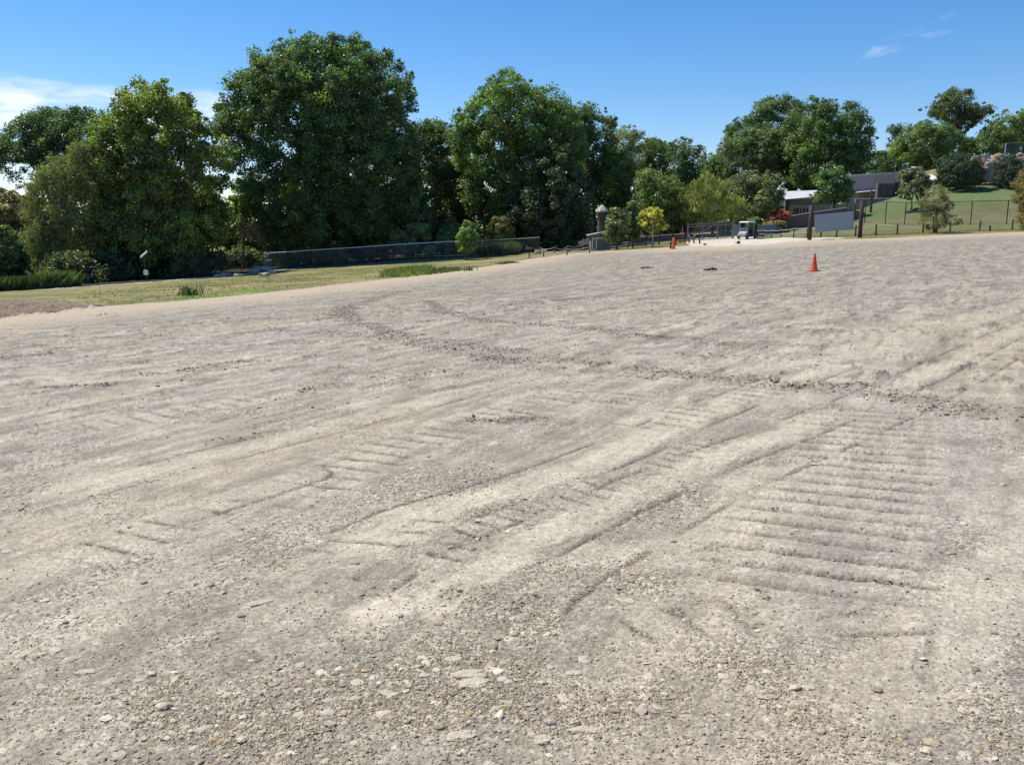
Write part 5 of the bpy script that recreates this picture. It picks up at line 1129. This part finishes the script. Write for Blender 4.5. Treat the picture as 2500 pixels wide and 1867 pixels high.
# shed with white metal roof
A_ = GY(1914, 124); B_ = GY(2026, 124); wd = B_.x - A_.x; zz = lambda py: At(1960, py, 124).z - A_.z
t = thing('brown_shed', A_, 'brown board shed with bright white metal roof behind the brown fence', 'shed')
MB().prism([(0, zz(524) - 3), (wd, zz(524) - 3), (wd, zz(480)), (0, zz(489))], 0, 5).build('wall', M['brownwall'], t)
MB().raw([(-.1, -.5, zz(488.5)), (wd, -.5, zz(478)), (wd, 2.6, zz(463.5)), (-.1, 2.6, zz(467.5)), (-.1, -.5, zz(488.5) + .1), (wd, -.5, zz(478) + .1), (wd, 2.6, zz(463.5) + .1), (-.1, 2.6, zz(467.5) + .1)], [(3, 2, 1, 0), (4, 5, 6, 7), (0, 1, 5, 4), (1, 2, 6, 5), (2, 3, 7, 6), (3, 0, 4, 7)]).build('roof', M['whitemetal'], t)
MB().prism([(-.1, zz(489)), (wd, zz(479)), (wd, zz(461)), (-.1, zz(465.5))], 2.7, 2.9).build('ridge_board', M['brownfence'], t)
MB().box((3.2 / 2 + .45, -.06, zz(511)), (3.2, .08, 1.15)).build('pale_lower_wall', M['tanwall'], t)
mb = MB()
for px, w_ in ((1937, .16), (1944, .22), (1952, .14), (1961, .2), (1969, .15)): mb.box((GY(px, 124).x - A_.x, -.13, zz(514) - .05), (w_, .06, .85 - (px % 3) * .1))
mb.build('slot_shadow', M['black'], t)  # black boxes stand in for the upright shadows of the cutouts
for x_ in (.05, .45): MB().box((x_, -.2, zz(507)), (.16, .16, 2.4)).build('corner_post', M['post'], t)
# corrugated shed, stone wall
A_ = GY(2060, 127); z2 = lambda px, py, Y=127: At(px, py, Y).z - A_.z; X_ = lambda px, Y=127: At(px, 450, Y).x - A_.x
t = thing('corrugated_shed', A_, 'long purple brown corrugated metal building up on the right bank', 'building')
mb = MB(); N_ = 64
for i in range(N_):
    k0, k1 = i / N_, (i + 1) / N_; x0, x1 = X_(2058) + (X_(2197) - X_(2058)) * k0, X_(2058) + (X_(2197) - X_(2058)) * k1
    zt0, zt1 = z2(2058, 430) + (z2(2197, 421) - z2(2058, 430)) * k0, z2(2058, 430) + (z2(2197, 421) - z2(2058, 430)) * k1; yo = .06 * (i % 2)
    mb.raw([(x0, yo, -1.5), (x1, yo, -1.5), (x1, yo, zt1), (x0, yo, zt0), (x0, 4, -1.5), (x1, 4, -1.5), (x1, 4, zt1), (x0, 4, zt0)], [(0, 1, 2, 3), (7, 6, 5, 4), (3, 2, 6, 7), (0, 3, 7, 4), (1, 5, 6, 2)])
M['corr'] = mottled('mauve_brown_corrugated_steel', (.54, .38, .345), (.60, .44, .40), 1.2, .6, .1, bump=.05, streak=(3, 3, .5)); mb.build('wall', M['corr'], t)
MB().tube([(X_(2062), -.05, z2(2062, 429)), (X_(2197), -.05, z2(2197, 420.5))], .07, 6).build('gutter', M['galv'], t)
mb = MB().raw([(X_(2082), -1.6, z2(2082, 471)), (X_(2140), -1.6, z2(2140, 465)), (X_(2140), 0, z2(2140, 463)), (X_(2082), 0, z2(2082, 468)), (X_(2082), -1.6, z2(2082, 473)), (X_(2140), -1.6, z2(2140, 467)), (X_(2140), 0, z2(2140, 465)), (X_(2082), 0, z2(2082, 470))], [(0, 1, 2, 3), (7, 6, 5, 4), (4, 5, 1, 0), (5, 6, 2, 1), (6, 7, 3, 2), (7, 4, 0, 3)]); mb.build('canopy', M['whitemetal'], t)
M['rubble'] = mottled('rough_dark_stone', (.10, .08, .08), (.22, .18, .17), 7, .95, bump=1.2)
A2 = GY(2138, 123); t = thing('stone_wall', A2, 'rough stacked stone wall with darker end pillar beside the corrugated building', 'wall')
zs_ = lambda py: At(2150, py, 123).z - A2.z; k = 0
xr = At(2177, 470, 123).x - A2.x; mb = MB(); zrow = zs_(488)
while zrow < zs_(450):
    hh = random.uniform(.14, .24); xx = 0
    while xx < xr: ww = random.uniform(.2, .5); mb.box((xx + ww / 2, random.uniform(-.06, .06), zrow + hh / 2), (ww - .03, .7, hh - .03), taper=.94); xx += ww
    zrow += hh
mb.box((xr / 2, .1, (zs_(450) + zs_(500)) / 2), (xr, .5, zs_(450) - zs_(500))); mb.build('masonry', M['rubble'], t)
mb = MB(); zrow = zs_(500)
while zrow < zs_(447):
    hh = random.uniform(.18, .3); mb.box((xr + .55, random.uniform(-.06, .06), zrow + hh / 2), (random.uniform(.95, 1.1), .95, hh - .03), taper=.95); zrow += hh
M['rubbledk'] = mottled('dark_stone', (.045, .04, .045), (.09, .08, .085), 7, .95, bump=1.2); mb.build('pillar', M['rubbledk'], t)
t = wall_between('concrete_ledge', 'low grey concrete wall with pale top under the stone wall', 'wall', [(2086, 487, 121), (2180, 485, 121)], M['shedgrey'], thick=.5, capmat=M['rail'], partname='wall_body')
# white roofed hut
A_ = GY(2256, 126); z3 = lambda py: At(2260, py, 126).z - A_.z; x3 = lambda px: At(px, 430, 126).x - A_.x
t = thing('white_roofed_hut', A_, 'small hut with white roof half hidden by the silvery tree', 'hut')
MB().box(((x3(2256) + x3(2292)) / 2, 1.6, (z3(440) - 1) / 2), (x3(2292) - x3(2256), 3, z3(440) + 1)).build('wall', M['brownwall'], t)
MB().raw([(x3(2254), -.3, z3(442)), (x3(2296), -.3, z3(441)), (x3(2296), 3, z3(424)), (x3(2258), 3, z3(426)), (x3(2254), -.3, z3(442) + .12), (x3(2296), -.3, z3(441) + .12), (x3(2296), 3, z3(424) + .12), (x3(2258), 3, z3(426) + .12)], [(3, 2, 1, 0), (4, 5, 6, 7), (0, 1, 5, 4), (1, 2, 6, 5), (2, 3, 7, 6), (3, 0, 4, 7)]).build('roof', M['white'], t)
mb = MB().tube([(x3(2246), 3.4, z3(413)), (x3(2252), 3.4, z3(408)), (x3(2263), 3.4, z3(409)), (x3(2266), 3.4, z3(413))], [.25, .32, .32, .2], 10); mb.build('vent_hood', M['white'], t); MB().tube([(x3(2257), 3.4, -.5), (x3(2257), 3.4, z3(411))], .22, 10).build('vent_pipe', M['galv'], t)
# rock waterfall
A_ = GY(2412, 117); P_ = lambda px, py, Y=117: rel(At(px, py, Y), A_)
t = thing('rock_waterfall', A_, 'tan artificial rock outcrop with pale chute between the dark junipers', 'rock outcrop')
M['tanrock'] = mottled('tan_rock', (.16, .115, .075), (.34, .255, .165), .9, .9, bump=1.0); M['palerock'] = mottled('pale_rock', (.26, .215, .175), (.38, .32, .265), 1.4, .9, bump=.8)
for i, (px, py, s, sq) in enumerate([(2392, 418, 1.0, (1.1, 1, .9)), (2384, 436, .9, (1, 1, 1)), (2398, 440, .9, (1, 1, 1.1)), (2425, 420, .9, (1, 1, 1.3)), (2434, 440, .9, (1.1, 1, 1)), (2402, 455, .7, (1.6, 1, .6)), (2424, 454, .7, (1.5, 1, .7)), (2430, 405, .6, (1, 1, 1)), (2440, 398, .55, (1, 1, .9)), (2386, 452, .5, (1, 1, 1)), (2396, 404, .7, (1.6, 1, .35)), (2372, 456, .5, (1.2, 1, .8)), (2388, 428, 1.2, (1.3, 1, 1.8)), (2420, 440, 1.4, (1.4, 1, 1.8)), (2438, 424, 1.1, (1, 1, 1.6))]):
    lump('boulder', P_(px, py, 117 + .6 * (i % 3)), s, M['tanrock'], i + 3, 2, .35, t, sq, .35)
lump('chute', P_(2411, 428, 116), 1.0, M['palerock'], 31, 2, .2, t, (.55, .6, 1.7), .5)
lump('chute_foot', P_(2410, 450, 115.6), .6, M['palerock'], 33, 2, .4, t, (1.5, .8, .6), .3)
A_ = GY(2437, 119); P_ = lambda px, py, Y=119: rel(At(px, py, Y), A_)
t = thing('thatched_dome', A_, 'rounded straw brown dome on top of the rock outcrop', 'hut')
M['thatch'] = mottled('thatch', (.22, .15, .08), (.34, .25, .15), 3, .95, bump=1.0, streak=(3, 3, 1))
lump('thatch', P_(2436, 399), 1.1, M['thatch'], 8, 3, .06, t, (1.0, 1.0, 1.25)); MB().tube([(0, .3, -1), (0, .3, P_(2436, 395).z)], .6, 12).build('core', M['tanrock'], t)
g = GY(2496, 117); t = tag(lump('boulder', At(2492, 392, 117), .75, M['tanrock'], 21, 2, .3, squash=(1, 1, 1.2)), 'tan boulder at the right edge beside the netting', 'boulder'); 
t2_ = tag(lump('boulder', At(2494, 420, 117), .9, M['stone'], 22, 2, .3, squash=(1, 1, 1.6)), 'grey boulder under the tan one at the right edge', 'boulder')
wall_between('panel_wall', 'mauve brown panel wall on the hill left of the thatched dome', 'wall', [(2374, 381, 124), (2412, 378, 124)], M['corr'], board=.4)
A_ = GY(2455, 119); t = thing('netting_enclosure', A_, 'tall dark netting enclosure on steel poles at the right edge of the hill', 'enclosure')
q0, q1, q2 = rel(At(2456, 350, 119), A_), rel(At(2620, 345, 119), A_), rel(At(2456, 392, 119), A_)
MB().tube([(q0.x, 0, -.5), tuple(q0)], .07, 8).build('pole', M['galv'], t); MB().tube([(q1.x, 0, -.5), tuple(q1)], .07, 8).build('pole', M['galv'], t)
MB().tube([tuple(q0), tuple(q1)], .03, 6).build('cable', M['galv'], t)
MB().raw([(q0.x, .04, 0), (q1.x, .04, 0), (q1.x, .04, q1.z - .1), (q0.x, .04, q0.z - .1)], [(0, 1, 2, 3)]).build('netting', M['net'], t)
# poles with guy wires
g = GY(2036, 115.5); zt = At(2036, 458, 115.5).z - g.z; t = thing('utility_pole', g, 'thin dark pole with two pale guy wires in front of the round dark tree', 'pole')
MB().tube([(0, 0, -.3), (0, 0, zt)], [.10, .08], 8).build('pole', M['post'], t); MB().tube([(.8, -.3, zt * .98), (.06, -.1, .9)], .03, 5).tube([(-.1, -.1, zt * .9), (-.68, -.3, .8)], .03, 5).build('guy_wire', M['rail'], t)
g = GY(2124, 112); zt = At(2124, 464, 112).z - g.z; t = thing('utility_pole', g, 'grey double post standing before the stone wall', 'pole'); MB().tube([(0, 0, -.3), (0, 0, zt)], .09, 8).build('pole', M['postgrey'], t); MB().box((.14, 0, zt * .35), (.16, .12, zt * .7)).build('side_post', M['post'], t)
# mulch bed under the silvery tree
g = GY(2234, 105); tag(lump('mulch_bed', g + Vector((0, 0, -.1)), 1.0, M['soil'], 12, 3, .15, squash=(1.15, .7, .32)), 'dark mulch mound round the trunk of the silvery tree', 'mulch bed')
# hut at far left
A_ = GY(55, 106); t = thing('garden_hut', A_, 'open hut with grey brown sloping roof seen through the left trees', 'hut'); zr0, zr1 = At(40, 616, 106).z - A_.z, At(70, 588, 106).z - A_.z
MB().prism([(-1.2, zr0), (1.6, zr0 - .1), (1.3, zr1), (.6, zr1 + .15)], 0, 3.5).build('roof', M['shingle'], t)
for x_ in (-.8, .2, 1.2): MB().box((x_, .4, zr0 / 2), (.14, .14, zr0)).build('post', M['post'], t)
# solar post
g = GP(360, 688); t = thing('solar_post', g, 'slim grey post with a tilted solar panel and a white box before the dark trees', 'solar post')
hz = At(354, 624, g.y).z - g.z; MB().tube([(0, 0, -.2), (-.10, 0, hz * .5), (-.2, 0, hz)], .028, 8).build('pole', M['postgrey'], t)
Mx = Matrix.Rotation(math.radians(-38), 3, 'Y') @ Matrix.Rotation(math.radians(28), 3, 'X')
MB().box((-.12, -.05, hz + .12), (.72, .48, .035), M=Mx).build('solar_panel', M['panel'], t, bevel=.006)
MB().box((-.12, -.05, hz + .10), (.76, .52, .03), M=Mx).build('panel_frame', M['rail'], t)
MB().box((-.03, -.11, .78), (.34, .20, .40)).build('equipment_box', M['white'], t, bevel=.03)
# boulders, rubble, planks, bucket
for i, (px, py, s, sq, lb) in enumerate([(640, 658, .62, (1.5, 1, .6), 'largest pale flat boulder of the pile at the left fence end'), (657, 648, .48, (1.2, 1, .7), 'top pale boulder of the pile at the left fence end'), (622, 660, .45, (1.3, 1, .6), 'left boulder of the pale pile at the left fence end'), (660, 663, .34, (1.2, 1, .7), 'small right boulder at the foot of the pale pile'),
                                   (645, 668, .30, (1.4, 1, .6), 'small front boulder at the foot of the pale pile'), (582, 670, .28, (1.3, 1, .7), 'single dusky stone in the shade left of the pale pile'), (548, 669, .34, (1.5, 1, .6), 'sunlit yellowish stone in the shade further left of the pale pile'), (530, 672, .25, (1.2, 1, .7), 'small stone left of the yellowish shaded stone')]):
    g = GP(px, min(py + 6, 676)); g.z = tz(g.x, g.y); dz = (s * .3) + (.42 if i == 1 else 0); tag(lump('boulder', g + Vector((0, 0, dz)), s, M['stone'], 40 + i, 2, .35, squash=sq, boxy=.4), lb, 'boulder', 'boulders by the left fence')
g = GY(1318, 93.5); t = thing('brick_rubble', g, 'small pinkish rubble heap behind the first rope posts', 'rubble'); M['pink'] = mottled('pink_rubble', (.42, .27, .21), (.5, .36, .28), 4, .9)
for i in range(7): lump('chunk', (random.uniform(-.6, .6), random.uniform(-.2, .2), random.uniform(.05, .35)), random.uniform(.15, .26), M['pink'], 60 + i, 1, .3, t, (1.2, 1, .8), .5)
for (px, py, ln, rz, lb) in [(222, 748, 1.1, .1, 'pale plank lying at the grass edge above the bare margin'), (499, 708, .75, .15, 'short white plank in the green grass by the tall weed')]:
    g = GP(px, py); o = tag(MB().box((0, 0, .05), (ln, .14, .04)).build('plank', M['rail']), lb, 'plank', 'loose planks'); o.location = g; o.rotation_euler = (0, 0, rz)
g = GP(1529, 599); t = thing('bucket', g, 'small pale bucket lying on the lawn near the olive tree', 'bucket'); MB().lathe([(.12, 0), (.16, .32), (.165, .34)], n=18).build('pail', M['white'], t); MB().tube([(.16 * math.cos(a), 0, .34 + .14 * math.sin(a)) for a in np.linspace(0, math.pi, 9)], .01, 5).build('handle', M['galv'], t)
# dark heaps of spoil on the lot
def heap(px, py, sx, sy, h, n, lb, seed):
    g = GP(px, py); t = thing('dirt_heap', g, lb, 'dirt heap', 'dirt heaps on the lot')
    r = np.random.default_rng(seed); k = 40; a = np.linspace(0, 2 * np.pi, k, endpoint=False); V = [(0, 0, h)]; F = []
    for i, q in enumerate((.25, .5, .75, 1.0)):
        for j in range(k): V.append((sx * q * math.cos(a[j]) * (1 + .15 * math.sin(5 * a[j])), sy * q * math.sin(a[j]), h * (1 - q ** 1.3) * r.uniform(.5, 1.3) - (.05 if i == 3 else 0)))
    for j in range(k): F.append((0, 1 + j, 1 + (j + 1) % k))
    for i in range(3):
        for j in range(k): F.append((1 + i * k + j, 1 + (i + 1) * k + j, 1 + (i + 1) * k + (j + 1) % k, 1 + i * k + (j + 1) % k))
    mb = MB(); mb.v = V; mb.f = F; mb.build('mound', M['soil'], t)
    pv, pf = ico(); VV, FF = [], []
    for i in range(n):
        x_, y_ = r.normal(0, sx * .55), r.normal(0, sy * .6); s = r.uniform(.015, .06); b = len(VV)
        VV += [tuple(np.array([x_, y_, max(0, h * (1 - abs(x_) / sx)) + s * .3]) + q * s * r.uniform(.7, 1.3)) for q in pv]; FF += [tuple(b + q for q in f) for f in pf]
    mb = MB(); mb.v = VV; mb.f = FF; mb.build('clods', M['soil'], t)
heap(1738, 660, .34, .20, .08, 60, 'low dark dirt heap on the lot left of the orange cone', 1)
heap(1245, 643, 1.2, .5, .14, 90, 'dark dirt heap at the tip of the grass strip', 2)
heap(1580, 655, .3, .15, .03, 20, 'small scatter of dark dirt left of the low heap', 3)
# notable flat stones in the foreground
M['cream'] = mottled('cream_limestone', (.47, .40, .29), (.62, .54, .41), 14, .95, bump=.6, spec=.1)
for i, (px, py, s, sq, rz, lb) in enumerate([(1143, 1648, .050, (1.35, .62, .20), .15, 'rear half of the broken white flat stone in the near gravel'), (1160, 1668, .046, (1.2, .75, .18), .35, 'front half of the broken white flat stone in the near gravel'), (1108, 1612, .028, (1.3, .7, .25), .1, 'white flake above the broken flat stone'),
        (1125, 1803, .036, (1.3, .8, .3), .3, 'rounded cream stone low in the middle of the picture'), (1430, 1788, .040, (1.5, .5, .25), 0, 'long cream flake at the bottom right of the middle'), (1403, 1770, .020, (1, .8, .9), .6, 'small upright pointed stone above the long cream flake'), (1327, 1814, .028, (1.1, .9, .4), .2, 'squarish white stone left of the long cream flake'),
        (632, 1475, .042, (1.6, .6, .2), .5, 'greyish white flat stone in the left gravel patch'), (603, 1488, .022, (1, .8, .3), .1, 'small white stone touching the flat one in the left gravel patch'), (210, 1640, .026, (1.6, .7, .25), .1, 'bluish white flake in the lower left'), (1190, 1380, .022, (1.3, .7, .2), 0, 'cream flake by the middle dust track'),
        (1402, 1645, .024, (1.3, .8, .3), .1, 'white flake right of the broken flat stone'), (340, 1665, .02, (1.2, .8, .3), .1, 'small white flake right of the bluish one at lower left'), (2360, 1705, .024, (1.5, .6, .25), .4, 'cream flake in the lower right corner gravel'), (1940, 1295, .022, (1.4, .7, .3), 0, 'white flake among the cleat marks at the right')]):
    g = GP(px, py); k = height_at(np.array([g.x]), np.array([g.y]))[0]; o = tag(lump('flat_stone', (g.x, g.y, Z[k] + s * sq[2] * .1), s, M['cream'], 70 + i, 2, .22, squash=sq, boxy=.25), lb, 'stone', 'flat stones in the near gravel'); o.rotation_euler = (0, 0, rz)
print('things done')
